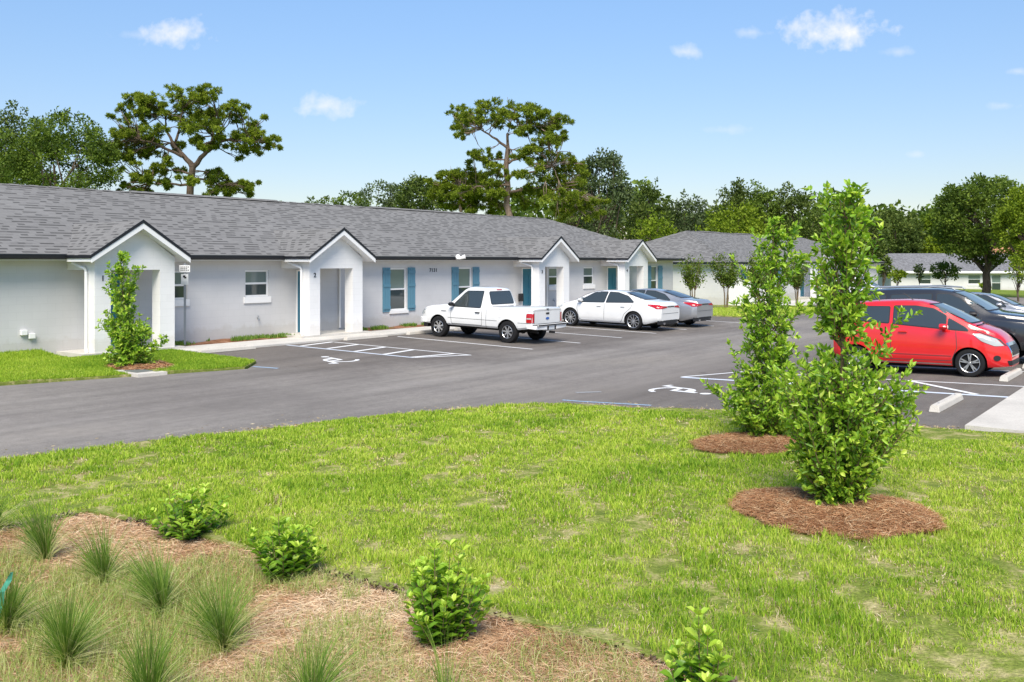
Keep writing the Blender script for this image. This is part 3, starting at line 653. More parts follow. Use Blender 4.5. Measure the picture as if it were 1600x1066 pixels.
def porch(bld, x0, num, numdx=.22):
    W_ = 2.31; x1 = x0 + W_; xc = (x0 + x1) / 2; yf = -1.39; base = .1
    p = MB()
    for a, b in ((x0, x0 + .44), (x1 - .45, x1)): p.box(a, b, yf, yf + .38, -.05, 2.28)
    # header, gable wall, side beams
    p.prism([(x0, yf, 2.28), (x1, yf, 2.28), (x1, yf, 2.62), (xc, yf, 3.44), (x0, yf, 2.62)], (0, .38, 0))
    for a, b in ((x0, x0 + .30), (x1 - .30, x1)): p.box(a, b, yf + .38, -.002, 2.28, 2.60)
    po = p.build('porch', MT['wall_white'], bld)
    # ceiling
    MB().box(x0 + .3, x1 - .3, yf + .38, -.003, 2.50, 2.54).build('porch_ceiling', MT['trim'], po)
    # roof: two slopes over front plane, run back into main slope
    yo = -1.72; ex = .27; half = W_ / 2 + ex; zr = 3.60; ze = EZ1 - .03; sl = (zr - ze) / half
    def yhit(z): return (z - EZ1) * RW / (RZ - EZ1) - .45
    r = MB()
    for s_ in (-1, 1):
        a = (xc, yo, zr); b = (xc, yhit(zr) + .25, zr); c = (xc + s_ * half, yhit(ze) + .35, ze); d = (xc + s_ * half, yo, ze)
        r.prism([a, b, c, d] if s_ > 0 else [a, d, c, b], (0, 0, -.03))
    r.build('porch_roof', MT['roof'], po)
    # white barge board and black drip edge on the gable front
    bb = MB(); be = MB(); so_ = MB()
    for s_ in (-1, 1):
        pk = np.array([xc, zr]); ed = np.array([xc + s_ * half, ze]); 
        q = lambda a, dz: (a[0], yo - .02, a[1] + dz)
        bb.prism([q(pk, -.07), q(ed, -.065), q(ed, -.20), q(pk, -.225)], (0, .03, 0))
        be.prism([q(pk, .02), (ed[0] + s_ * .015, yo - .02, ed[1] + .01), (ed[0] + s_ * .015, yo - .02, ed[1] - .075), q(pk, -.072)], (0, -.014, 0))
        so_.prism([(pk[0], yo + .012, pk[1] - .034), (ed[0], yo + .012, ed[1] - .034), (ed[0], yo + .012, ed[1] - .17), (pk[0], yo + .012, pk[1] - .195)], (0, 1.22, 0))
        # gutter-side black edge of the little eave
        xx = ed[0] + s_ * .012
        be.box(min(xx, xx + s_ * .02), max(xx, xx + s_ * .02), yo - .02, -.5, ze - .085, ze - .0)
        pass
    bb.build('barge_board', MT['trim'], po); be.build('drip_edge', MT['black'], po); so_.build('soffit', MT['trim'], po)
    MB().box(x0 - .3, x1 + .3, yf - .02, -.01, -.08, .135).build('porch_slab', MT['concrete'], po)
    if num: text_obj('unit_number', num, .20, MT['ink'], po, (x0 + numdx, yf - .007, 2.0), (R(90), 0, 0))
    return po
def downspout(bld, x0):
    d = MB(); 
    d.tube([(x0 - .12, -.50, 2.56), (x0 - .12, -.50, 2.47), (x0 - .06, -1.02, 2.32), (x0 - .05, -1.06, 2.2), (x0 - .05, -1.06, .22), (x0 - .08, -1.16, .13)], .042, 8)
    return d.build('downspout', MT['trim'], bld)
def door(bld, x0, x1, y=-.001):
    f = MB(); f.box(x0 - .05, x0, y - .03, y + .02, .14, 2.23); f.box(x1, x1 + .05, y - .03, y + .02, .14, 2.23); f.box(x0, x1, y - .03, y + .02, 2.18, 2.23)
    d = MB(); d.box(x0, x1, y - .01, y + .02, .14, 2.18)
    xm = (x0 + x1) / 2; w_ = (x1 - x0)
    for a, b in ((.10, .46), (.54, .90)):
        for c, e in ((.35, .95), (1.1, 1.9)): d.box(x0 + a * w_, x0 + b * w_, y - .022, y - .0101, c, e)
    do = d.build('door', MT['teal_door'], bld, bevel=.003); f.build('door_frame', MT['trim'], do)
    MB().lathe([(.0, -.09), (.03, -.085), (.03, -.03), (.0, -.025)], (x1 - .07, y, 1.05), 10).build('door_handle', MT['steel'], do)
    return do
def apartment(name, label, u0, x0, x1, porches, doors, wins, shuts, zoff, wallm, rw2=10.3):
    b = empty(name, LOT(u0, 0, 0), BROT); b.location.z = zoff
    tag(b, label, 'building', 'apartment buildings')
    m = MB(); holes = [(a, c, d, e) for a, c, d, e in wins]
    wall_holes(m, x0, x1, -.25, 2.60, holes)
    m.add([(x1, 0, -.25), (x1, rw2, -.25), (x1, rw2, 2.6), (x1, 0, 2.6)], [(0, 1, 2, 3)])
    m.add([(x0, 0, -.25), (x0, rw2, -.25), (x0, rw2, 2.6), (x0, 0, 2.6)], [(3, 2, 1, 0)])
    m.add([(x0, rw2, -.25), (x1, rw2, -.25), (x1, rw2, 2.6), (x0, rw2, 2.6)], [(3, 2, 1, 0)])
    m.build('wall', wallm, b, fix=False)
    MB().box(x0 + .2, x1 - .2, .3, rw2 - .2, -.2, 2.58).build('interior', MT['dark'], b)
    # hip roof
    e = .45; xa, xb, ya, yb = x0 - e, x1 + e, -e, rw2 + e; rr = (yb - ya) / 2; ym = (ya + yb) / 2
    r = MB(); A, B_, C_, D_ = (xa, ya, EZ1), (xb, ya, EZ1), (xb, yb, EZ1), (xa, yb, EZ1); E_, F_ = (xa + rr, ym, RZ), (xb - rr, ym, RZ)
    r.add([A, B_, C_, D_, E_, F_], [(0, 1, 5, 4), (1, 2, 5), (2, 3, 4, 5), (3, 0, 4)])
    ro = r.build('roof', MT['roof'], b)
    cp = MB()
    for p, q in ((E_, F_), (A, E_), (B_, F_), (C_, F_), (D_, E_)):
        p, q = Vector(p), Vector(q); n_ = max(1, int((q - p).length / .3)); pts = [p.lerp(q, k / n_) + Vector((0, 0, .012)) for k in range(n_ + 1)]
        sdv = (q - p).cross(Vector((0, 0, 1))).normalized() * .14
        for k in range(n_):
            a, c = pts[k], pts[k + 1]; l = Vector((0, 0, .012 * (k % 2)))
            dr = Vector((0, 0, -.055))
            cp.add([a + sdv + dr + l, a + l, a - sdv + dr + l, c + sdv + dr + l, c + l, c - sdv + dr + l], [(0, 1, 4, 3), (1, 2, 5, 4)])
    cp.build('ridge_cap', MT['roof'], ro)
    vt = MB()
    for k in range(0):
        a = xa + rr + 2 + k * ((xb - xa) - 2 * rr - 4) / 3; vt.prism([(a, ym - .16, RZ - .02), (a, ym, RZ + .055), (a, ym + .16, RZ - .02)], (((xb - xa) - 2 * rr - 4) / 3 * .55, 0, 0))
    
    for k in range(3):      # long low ridge vents, one part each
        ln = ((xb - xa) - 2 * rr - 4) / 3; a = xa + rr + 2 + k * ln
        MB().prism([(a, ym - .16, RZ - .02), (a, ym, RZ + .055), (a, ym + .16, RZ - .02)], (ln * .55, 0, 0)).build('ridge_vent', MT['roof'], ro)
    # black fascia gutter broken at the porches, white soffit
    g = MB(); segs = []; c0 = xa
    for p in porches: segs.append((c0, p - .29)); c0 = p + 2.31 + .29
    segs.append((c0, xb))
    for a, c in segs:
        g = MB(); g.prism([(a, ya - .003, EZ1 - .012), (a, ya - .11, EZ1 - .02), (a, ya - .10, EZ0 + .03), (a, ya - .06, EZ0), (a, ya - .003, EZ0)], (c - a, 0, 0))
        g.build('gutter', MT['black'], b)
    for xx, sg in ((xa, -1), (xb, 1)):
        g = MB(); g.box(min(xx + sg * .003, xx + sg * .03), max(xx + sg * .003, xx + sg * .03), ya + .003, yb, EZ0, EZ1 - .015)
        g.build('fascia', MT['black'], b)
    s_ = MB(); s_.box(xa, xb, ya, .0, EZ0 - .03, EZ0 + .01); s_.box(xa, x0 - .002, .002, yb, EZ0 - .03, EZ0 + .01); s_.box(x1 + .002, xb, .002, yb, EZ0 - .03, EZ0 + .01)
    s_.build('soffit', MT['trim'], b)
    for a, c, d, e_ in wins: window(b, a, c, d, e_, .2 if d > 1 else .12)
    for a, c, d, e_ in shuts: shutter(b, a, c, d, e_)
    for a, c in doors: door(b, a, c)
    return b

PX = [1.72, 8.84, 21.45, 28.66]
w_small = [(4.38, 5.34, 1.38, 2.23), (7.41, 8.34, 1.38, 2.23), (24.18, 25.02, 1.38, 2.23), (27.11, 28.04, 1.38, 2.23)]
w_big = [(13.88, 14.76, .68, 2.26), (17.78, 18.63, .68, 2.26), (33.82, 34.60, .68, 2.26)]
sh = [(13.47, 13.86, .64, 2.28), (14.80, 15.20, .64, 2.28), (17.34, 17.76, .64, 2.28), (18.66, 19.08, .64, 2.28), (33.38, 33.80, .64, 2.28), (34.62, 35.10, .64, 2.28)]
b1 = apartment('apartment_building', 'long single storey apartment building with four white gabled porches, nearest on the left', 0, -12, 36.40, PX,
               [(p + .66, p + 1.48) for p in PX], w_small + w_big, sh, 0., MT['wall_grey'])
for p, nmb in zip(PX, '1234'): porch(b1, p, nmb, .22 if nmb != '1' else .22); downspout(b1, p)
text_obj('street_number', '7131', .20, MT['ink'], b1, (16.26, -.007, 2.10), (R(90), 0, 0))
def small_parts():
    for x, z in ((.56, .68), (.76, .58)):
        MB().box(x - .08, x + .08, -.10, -.003, z - .07, z + .07).build('wall_vent', MT['trim'], b1, bevel=.012)
    MB().box(21.73, 22.0, -.16, -.06, .76, 1.10).build('mailbox', MT['dark'], b1, bevel=.015)
    for x, z in ((7.88, .70), (24.5, .72)):
        m = MB(); m.tube([(x, -.002, z), (x, -.07, z + .01), (x, -.10, z - .07)], .02, 6); m.tube([(x - .03, -.06, z + .06), (x + .03, -.06, z + .06)], .015, 6); m.build('hose_bib', MT['steel'], b1)
    MB().box(10.2, 10.36, -.12, -.003, .72, .95).build('outlet_cover', MT['wall_grey'], b1, bevel=.01)
    m = MB(); m.tube([(10.0, -.002, .6), (10.0, -.12, .58)], .075, 12); m.build('dryer_vent', MT['trim'], b1)
    for x in (11.32, 23.92, 31.1):
        d = MB(); d.tube([(x + .12, -.50, 2.55), (x + .10, -.50, 2.49), (x + .02, -.10, 2.33), (x + .02, -.06, 2.25), (x + .02, -.06, .2)], .04, 8); d.build('downspout', MT['trim'], b1)
    # twin floodlight under the eave
    f = MB(); f.box(16.97, 17.09, -.61, -.56, 2.58, 2.66)
    for s_ in (-1, 1): f.tube([(17.03 + s_ * .05, -.62, 2.62), (17.03 + s_ * .22, -.80, 2.70)], [.05, .09], 10)
    f.build('flood_light', MT['trim'], b1)
small_parts()
P2 = [1.9, 12.6, 20.2]
b2 = apartment('apartment_building', 'second single storey apartment building further back, pale walls and grey hipped roof', 43.2, 0, 33, P2, [(p + .66, p + 1.5) for p in P2],
               [(9.4, 10.3, 1.3, 2.2), (17, 17.9, .68, 2.26), (26, 26.9, 1.3, 2.2)], [(5.2, 5.6, .64, 2.28), (8.95, 9.35, .64, 2.28), (16.5, 16.95, .64, 2.28), (17.95, 18.4, .64, 2.28)], -.22, MT['wall_far'])
for p in P2[1:]: porch(b2, p, '5' if 0 else '')
def porch_box():       # flat-topped entry of the second building
    m = MB(); x0 = P2[0]; m.box(x0, x0 + .44, -1.39, -1.0, -.1, 2.28); m.box(x0 + 1.9, x0 + 2.31, -1.39, -1.0, -.1, 2.28); m.box(x0, x0 + 2.31, -1.39, -.002, 2.281, 2.55)
    m.build('porch', MT['wall_white'], b2)
    MB().box(x0 - .1, x0 + 2.41, -1.55, -.46, 2.56, 2.68).build('porch_fascia', MT['black'], b2)
porch_box()
en = MB(); en.box(0, 1.25, -1.5, -1.44, 0, 1.55); en.box(0, .06, -1.44, 0, 0, 1.55); en.box(1.19, 1.25, -1.44, 0, 0, 1.55)
for k in range(8): en.box(.01 + k * .155, .025 + k * .155, -1.508, -1.501, .03, 1.52)
eo = en.build('utility_screen', MT['trim'], None, LOT(41.2, 1.2), (0, 0, BROT)); tag(eo, 'small white panel screen at the near corner of the second building', 'fence')

def house(name, label, X, Y, wd, dp, z0, wh, rh, rz, wm, rm, wins=(), hip=3.0):
    b = empty(name, (X, Y, z0), rz); tag(b, label, 'building', 'distant houses')
    m = MB(); holes = [w_[:4] for w_ in wins]; wall_holes(m, -wd / 2, wd / 2, -.4, wh, holes)
    m.add([(wd / 2, 0, -.4), (wd / 2, dp, -.4), (wd / 2, dp, wh), (wd / 2, 0, wh)], [(0, 1, 2, 3)]); m.add([(-wd / 2, 0, -.4), (-wd / 2, dp, -.4), (-wd / 2, dp, wh), (-wd / 2, 0, wh)], [(3, 2, 1, 0)])
    m.build('wall', wm, b, fix=False); MB().box(-wd / 2 + .2, wd / 2 - .2, .3, dp, -.2, wh - .02).build('interior', MT['dark'], b)
    e = .6; r = MB(); x = wd / 2 + e
    r.add([(-x, -e, wh), (x, -e, wh), (x, dp + e, wh), (-x, dp + e, wh), (-x + hip, dp / 2, wh + rh), (x - hip, dp / 2, wh + rh)], [(0, 1, 5, 4), (1, 2, 5), (2, 3, 4, 5), (3, 0, 4), (3, 2, 1, 0)])
    r.build('roof', rm, b); MB().box(-x - .02, x + .02, -e - .06, -e - .005, wh - .22, wh + .04).build('fascia', MT['trim'], b)
    for w_ in wins: window(b, *w_[:4])
house('bungalow', 'off-white bungalow with a long grey roof far off on the right', 62.2, 118, 28, 11, -1.25, 2.5, 2.35, 0, MT['wall_far'], MT['roof2'], [(-10.5, -8.9, .9, 2.1), (-4.2, -2.6, .9, 2.1), (-1.2, 0, .0, 2.1), (6, 7.6, .9, 2.1)], 2.5)
house('tiled_house', 'cream house with an orange tiled roof behind the big oak', 80, 150, 26, 12, -1.4, 3.0, 3.3, R(10), MT['cream'], MT['orange'], [(-4, -2.4, .9, 2.1)], 5)

# signpost
sp = LOT(4.74, .80); sg = empty('sign_post', sp, 0); tag(sg, 'slim steel post with two small white signs in front of the wall', 'sign')
MB().box(-.03, .03, -.012, .012, -.05, 2.42).build('post', MT['steel'], sg)
p_ = MB().box(-.155, .155, -.02, -.0125, 2.16, 2.36).build('sign_plate', MT['sign'], sg, bevel=.003)
l_ = MB()
for k, z in enumerate((2.31, 2.265, 2.22)):
    for j in range(5 - k % 2): l_.box(-.12 + j * .052, -.085 + j * .052, -.023, -.0201, z - .012, z + .012)
l_.build('lettering', MT['ink'], p_)
p2 = MB().box(-.105, .105, -.02, -.0125, 1.80, 2.11).build('sign_plate', MT['sign'], sg, bevel=.003)
l2 = MB(); l2.box(-.05, .02, -.023, -.0201, 2.01, 2.07); l2.box(-.01, .05, -.023, -.0202, 1.98, 2.03); l2.build('wheelchair_mark', MT['ink'], p2)
MB().box(-.08, .08, -.023, -.0201, 1.83, 1.90).build('sign_band', MT['plate'], p2)
for o_ in (p_, p2): pass

# drain pad in the island
pd = empty('drain_box', LOT(.80, 4.98, -.010), BROT); tag(pd, 'white concrete drain pad with a grate at the edge of the left lawn', 'drain')
m = MB(); m.prism([(-.34, -.55, -.05), (.34, -.60, -.05), (.36, .60, -.05), (-.32, .62, -.05)], (0, 0, .12)); m.build('pad', MT['concrete_w'], pd)
MB().box(-.2, .2, -.25, .28, .071, .085).build('grate', MT['grate'], pd)

# wheel stops
def wheel_stop(u, v, label, ln=1.83):
    m = MB(); pts = [(-.085, 0), (.085, 0), (.07, .085), (.045, .115), (-.045, .115), (-.07, .085)]
    n = len(pts); vs = [(x * s_ if 0 else -ln / 2 + (.035 if z > .05 else 0), x, z) for x, z in pts for s_ in (1,)] + [(ln / 2 - (.035 if z > .05 else 0), x, z) for x, z in pts]
    m.add(vs, [tuple(range(n))[::-1], tuple(range(n, 2 * n))] + [(i, (i + 1) % n, n + (i + 1) % n, n + i) for i in range(n)])
    o = m.build('wheel_stop', MT['concrete_w'], None, LOT(u, v, .003), (0, 0, BROT), bevel=.008)
    pn = MB()
    for a in (-.6, .6): pn.tube([(a, 0, .10), (a, 0, .121)], .016, 8)
    pn.build('anchor_pin', MT['steel'], o)
    tag(o, label, 'wheel stop', 'concrete wheel stops')
wheel_stop(4.95, 2.50, 'concrete wheel stop at the walkway just right of the first porch')
wheel_stop(10.25, 2.50, 'concrete wheel stop at the walkway in front of the second porch')
wheel_stop(13.1, 2.50, 'concrete wheel stop in front of the white pickup truck')
wheel_stop(15.6, 2.50, 'concrete wheel stop in the empty stall beyond the pickup')
wheel_stop(20.4, 2.50, 'concrete wheel stop in front of the white sedan')
wheel_stop(23.0, 2.50, 'concrete wheel stop in front of the silver sedan')
wheel_stop(6.35, 20.75, 'concrete wheel stop in the empty stall right of the tall shrubs')
wheel_stop(11.35, 20.95, 'concrete wheel stop under the nose of the red hatchback')
wheel_stop(14.2, 20.95, 'concrete wheel stop under the nose of the charcoal suv')

# ================================================================== VEHICLES
def smooth_curve(pts, xs, sig=.04):
    a = np.array(sorted(pts)); f = np.linspace(xs[0], xs[-1], 400); y = np.interp(f, a[:, 0], a[:, 1])
    dx = f[1] - f[0]; k = np.arange(-30, 31) * dx; g = np.exp(-k ** 2 / (2 * sig ** 2)); g /= g.sum()
    y = np.convolve(np.pad(y, 30, mode='edge'), g, 'valid'); return np.interp(xs, f, y)
def car_body(sp):
    x0, x1 = sp['x0'], sp['x1']; L = x1 - x0
    t = np.linspace(0, 1, 74); xs = x0 + L * (t + .06 * np.sin(2 * math.pi * t) * -1)   # denser at ends
    xs = x0 + L * (.5 - .5 * np.cos(math.pi * t)) * .35 + L * t * .65
    sig = sp.get('sig', .035)
    zt = smooth_curve(sp['top'], xs, sig); zs = smooth_curve(sp['belt'], xs, .08); zb = smooth_curve(sp['bot'], xs, .05)
    wm = smooth_curve(sp['w'], xs, .05); wr = smooth_curve(sp['wr'], xs, .08)
    rows = []
    for i, x in enumerate(xs):
        s = min(zs[i], zt[i] - .02); h = s - zb[i]; w_, r = wm[i], min(wr[i], wm[i] * .97); gh = zt[i] - s
        half = [(0, zb[i]), (w_ * .70, zb[i]), (w_ * .93, zb[i] + .015), (w_ * .985, zb[i] + h * .12), (w_, zb[i] + h * .30), (w_ * 1.0, zb[i] + h * .52), (w_ * .995, zb[i] + h * .66),
                (w_ * .985, zb[i] + h * .78), (w_ * .972, s - h * .06), (w_ * .95, s)]
        top = zt[i]; rd = min(.10, gh * .6)
        we = w_ * .935
        half += [(we + (r - we) * .25, s + (gh - rd) * .30), (we + (r - we) * .62, s + (gh - rd) * .68), (r, top - rd), (r - rd * .35, top - rd * .38), (r - rd * 1.0, top - rd * .12), (r * .55, top - .0), (0, top + .012)]
        rows.append([(x, y, z) for y, z in half] + [(x, -y, z) for y, z in half[-2:0:-1]])
    n = len(rows[0]); vs = [p for r_ in rows for p in r_]
    fs = [(i * n + k, i * n + (k + 1) % n, (i + 1) * n + (k + 1) % n, (i + 1) * n + k) for i in range(len(rows) - 1) for k in range(n)]
    fs += [tuple(range(n))[::-1], tuple((len(rows) - 1) * n + k for k in range(n))]
    bm = bmesh.new(); V = [bm.verts.new(p) for p in vs]
    for f in fs: bm.faces.new([V[i] for i in f])
    bmesh.ops.recalc_face_normals(bm, faces=bm.faces)
    return bm
def decal(bvh, poly, axis, sgn, off=.004, cuts=.05, plane=None):
    """polygon in the side (x,z), end (y,z) or top (x,y) view laid onto the body surface"""
    bm = bmesh.new()
    lift = {'y': lambda a, b: (a, 0, b), 'x': lambda a, b: (0, a, b), 'z': lambda a, b: (a, b, 0)}[axis]
    f = bm.faces.new([bm.verts.new(lift(*p)) for p in poly])
    ax = {'y': (0, 2), 'x': (1, 2), 'z': (0, 1)}[axis]
    for c in ax:
        lo = min(v.co[c] for v in bm.verts); hi = max(v.co[c] for v in bm.verts)
        no = Vector((0, 0, 0)); no[c] = 1
        for k in np.arange(lo + cuts, hi, cuts):
            pc = Vector((0, 0, 0)); pc[c] = k; bmesh.ops.bisect_plane(bm, geom=bm.verts[:] + bm.edges[:] + bm.faces[:], plane_co=pc, plane_no=no)
    c = {'x': 0, 'y': 1, 'z': 2}[axis]; last = None; vs = []; bad = []
    for v in bm.verts:
        o = Vector(v.co); o[c] = sgn * 4; d = Vector((0, 0, 0)); d[c] = -sgn
        hit, nrm, _, _ = bvh.ray_cast(o, d)
        if hit is None: bad.append(v); continue
        if (axis == 'y' and (abs(hit.y) < .45 or abs(nrm.y) < .2)) or (axis == 'x' and abs(nrm.x) < .15): bad.append(v); continue
        v.co = hit + nrm * off
        v.co[c] = hit[c] + sgn * off * 1.3
    bmesh.ops.delete(bm, geom=bad, context='VERTS')
    bmesh.ops.recalc_face_normals(bm, faces=bm.faces)
    s = sum((fc.normal[c] * sgn) for fc in bm.faces)
    if s < 0: bmesh.ops.reverse_faces(bm, faces=bm.faces)
    bm.verts.ensure_lookup_table(); vi = {v: i for i, v in enumerate(bm.verts)}
    r = ([tuple(v.co) for v in bm.verts], [tuple(vi[v] for v in fc.verts) for fc in bm.faces]); bm.free(); return r
def dec_obj(name, bvh, items, m, parent, off=.004, cuts=.05):
    mb = MB()
    for poly, axis, sg in items:
        v, f = decal(bvh, poly, axis, sg, off, cuts); mb.add(v, f)
    if not mb.f: return None
    o = mb.build(name, m, parent, fix=False); o.data.shade_smooth(); return o
def rounded(poly, r=.03, n=3):
    out = []; N_ = len(poly)
    for i in range(N_):
        p, a, b = Vector(poly[i]), Vector(poly[i - 1]), Vector(poly[(i + 1) % N_])
        da, db = (a - p), (b - p); rr = min(r, da.length * .4, db.length * .4); q0 = p + da.normalized() * rr; q1 = p + db.normalized() * rr
        for k in range(n + 1):
            t = k / n; out.append(tuple(q0 * (1 - t) ** 2 + p * 2 * t * (1 - t) + q1 * t * t))
    return out
def grow(poly, d):
    c = Vector((sum(p[0] for p in poly) / len(poly), sum(p[1] for p in poly) / len(poly))); out = []
    N_ = len(poly); area = sum(poly[i][0] * poly[(i + 1) % N_][1] - poly[(i + 1) % N_][0] * poly[i][1] for i in range(N_)); sg = 1 if area > 0 else -1
    for i in range(N_):
        p, a, b = Vector(poly[i]), Vector(poly[i - 1]), Vector(poly[(i + 1) % N_])
        e0 = (p - a).normalized(); e1 = (b - p).normalized(); n0 = Vector((e0.y, -e0.x)) * sg; n1 = Vector((e1.y, -e1.x)) * sg
        m_ = (n0 + n1); m_ = m_.normalized() / max(.4, math.sqrt(max(.01, (1 + n0.dot(n1)) / 2))); out.append(tuple(p + m_ * d))
    return out
def wheel(parent, x, y, rad, wid, spokes, kind, sgn, rimr=.68):
    """wheel mesh = tyre; child rim. outer face at local -y*sgn"""
    t = MB(); hw = wid / 2
    t.lathe([(rad * rimr * .96, -hw * .7), (rad * rimr, -hw * .92), (rad * .80, -hw * 1.0), (rad * .94, -hw * .93), (rad * .99, -hw * .72), (rad, -hw * .3), (rad, hw * .3), (rad * .99, hw * .72), (rad * .94, hw * .93), (rad * rimr, hw * .92), (rad * rimr * .9, hw * .5), (rad * rimr * .96, -hw * .7)], (0, 0, 0), 36)
    o = t.build('wheel', MT['rubber'], parent, (x, y, rad), smooth=True)
    if sgn < 0: o.rotation_euler = (0, 0, 0)
    else: o.rotation_euler = (0, 0, math.pi)
    R_ = rad * rimr
    r = MB(); r.lathe([(R_ * .99, -hw * .86), (R_ * .955, -hw * .90), (R_ * .91, -hw * .82)], (0, 0, 0), 36)
    r.lathe([(0.0, -hw * .78), (R_ * .12, -hw * .78), (R_ * .16, -hw * .70), (R_ * .20, -hw * .5)], (0, 0, 0), 16)
    for k in range(spokes):
        a = 2 * math.pi * k / spokes + .3
        for ds in ((-.5, .5) if kind == 'twin' else (0,)):
            sp_in = .12 if kind != 'twin' else .08; w0 = R_ * (.13 if kind == 'thin' else .15 if kind == 'twin' else .20); w1 = w0 * (1.25 if kind == 'fat' else .8)
            a2 = a + ds * (.30 if kind == 'twin' else 0)
            p0 = Vector((math.cos(a), 0, math.sin(a))) * R_ * .12; p1 = Vector((math.cos(a2), 0, math.sin(a2))) * R_ * .93
            s_ = Vector((-math.sin(a), 0, math.cos(a)))
            y0, y1 = -hw * .76, -hw * .80
            vs = [p0 - s_ * w0 / 2 + Vector((0, y0, 0)), p0 + s_ * w0 / 2 + Vector((0, y0, 0)), p1 + s_ * w1 / 2 + Vector((0, y1, 0)), p1 - s_ * w1 / 2 + Vector((0, y1, 0))]
            r.prism(vs, (0, hw * .25, 0))
    ro = r.build('rim', MT['rim'], o)
    d = MB(); d.lathe([(0, -hw * .30), (R_ * .60, -hw * .30), (R_ * .91, -hw * .32), (R_ * .912, -hw * .82)], (0, 0, 0), 24); d.build('brake_disc', MT['well'], o)
    return o
def car(name, label, sp, u, v, heading, paint, group='cars parked in the lot', zadd=0.):
    """heading: direction of the nose, +1 = towards +v (away from the apartments), -1 = towards them"""
    rz = TH - math.pi / 2 if heading > 0 else TH + math.pi / 2
    g0 = LOT(u, v); root = empty(name, g0, rz)
    wb = sp['wb']; zf = float(H(u, v + heading * wb / 2)); zr = float(H(u, v - heading * wb / 2))
    root.location.z = (zf + zr) / 2 + zadd; root.rotation_euler = (0, -math.atan((zf - zr) / wb), rz)
    tag(root, label, sp['cat'], group)
    bm = car_body(sp); bvh = BVHTree.FromBMesh(bm)
    me = bpy.data.meshes.new('body'); bm.to_mesh(me); bm.free(); me.materials.append(paint); me.materials.append(MT['well'])
    body = link(bpy.data.objects.new('body', me), root)
    rad, wd = sp['rad'], sp['wwid']; hw = max(p[1] for p in sp['w'])
    cut = MB()
    for xx in (-wb / 2 + sp.get('woff', 0), wb / 2 + sp.get('woff', 0)):
        for s_ in (-1, 1):
            y0, y1 = (hw - wd - .06, hw + .3) if s_ > 0 else (-hw - .3, -hw + wd + .06)
            R2 = rad + sp.get('arch', .055); vs = []
            ring_ = [(xx + R2 * math.cos(a), rad + R2 * math.sin(a)) for a in np.linspace(-.0, math.pi, 22)] + [(xx - R2, -.2), (xx + R2, -.2)]
            cut.prism([(p, y0, q) for p, q in ring_], (0, y1 - y0, 0), 1)
    co_ = cut.build('cutter', [paint, MT['well']], root)
    md = body.modifiers.new('b', 'BOOLEAN'); md.operation = 'DIFFERENCE'; md.object = co_; md.solver = 'EXACT'; 
    bpy.context.view_layer.update()
    me2 = bpy.data.meshes.new_from_object(body.evaluated_get(bpy.context.evaluated_depsgraph_get())); body.modifiers.clear(); body.data = me2
    bpy.data.objects.remove(co_)
    me2.shade_smooth(); me2.set_sharp_from_angle(angle=R(32))
    for xx in (-wb / 2 + sp.get('woff', 0), wb / 2 + sp.get('woff', 0)):
        for s_ in (-1, 1): wheel(root, xx, s_ * (hw - wd / 2 - .012), rad, wd, sp['spokes'], sp['skind'], s_, sp.get('rimr', .68))
    # glazing
    for nm, poly in sp['side_glass']:
        pr = rounded(poly, .03)
        for s_ in (-1, 1):
            tr = dec_obj('window_trim', bvh, [(grow(pr, .018), 'y', s_)], MT['dark'], root, .003)
            go = dec_obj('side_window', bvh, [(pr, 'y', s_)], MT['carglass'], root, .007)
            if tr and go: tr.parent = go
    for nm, poly, sg, gm in sp['end_glass']:
        pr = rounded(poly, .06); go = dec_obj(nm, bvh, [(pr, 'x', sg)], MT[gm], root, .007); tr = dec_obj('window_trim', bvh, [(grow(pr, .02), 'x', sg)], MT['dark'], root, .003)
        if tr and go: tr.parent = go
    # seams
    for s_ in (-1, 1):
        for line in sp['seams']:
            items = []
            for (a, b), (c, d) in zip(line[:-1], line[1:]):
                l_ = math.hypot(c - a, d - b); nx, nz = -(d - b) / l_ * .006, (c - a) / l_ * .006
                items.append(([(a + nx, b + nz), (a - nx, b - nz), (c - nx, d - nz), (c + nx, d + nz)], 'y', s_))
            dec_obj('door_seam', bvh, items, MT['seam'], body, .003)
        for (x, z) in sp['handles']:
            hit = bvh.ray_cast(Vector((x, 4 * s_, z)), Vector((0, -s_, 0)))[0]
            if hit: MB().box(x - .09, x + .09, min(hit.y, hit.y + s_ * .035) - .004, max(hit.y, hit.y + s_ * .035), z - .017, z + .017).build('door_handle', sp.get('handle_mat', paint), root, bevel=.008)
        x, z = sp['mirror']; hit = bvh.ray_cast(Vector((x, 4 * s_, z)), Vector((0, -s_, 0)))[0]
        if hit:
            m = MB(); y = hit.y; m.prism([(x + .09, y + s_ * .03, z + .0), (x + .12, y + s_ * .20, z + .02), (x + .05, y + s_ * .24, z + .12), (x + .01, y + s_ * .06, z + .14)], (-.13, 0, 0)) if 0 else None
            sec = []
            for q in ((x + .11, .55), (x + .07, .9), (x + .0, 1.0), (x - .05, .96)):
                for k in range(10):
                    a = 2 * math.pi * k / 10; sec.append((q[0], y + s_ * .15 + .095 * q[1] * math.cos(a), z + .07 + .068 * q[1] * math.sin(a)))
            fs = [(i * 10 + k, i * 10 + (k + 1) % 10, (i + 1) * 10 + (k + 1) % 10, (i + 1) * 10 + k) for i in range(3) for k in range(10)] + [tuple(range(10))[::-1], tuple(range(30, 40))]
            m.add(sec, fs); m.box(x - .02, x + .04, min(y - s_ * .03, y + s_ * .10), max(y - s_ * .03, y + s_ * .10), z + .01, z + .05)
            m.build('mirror', sp.get('mirror_mat', paint), root, smooth=True)
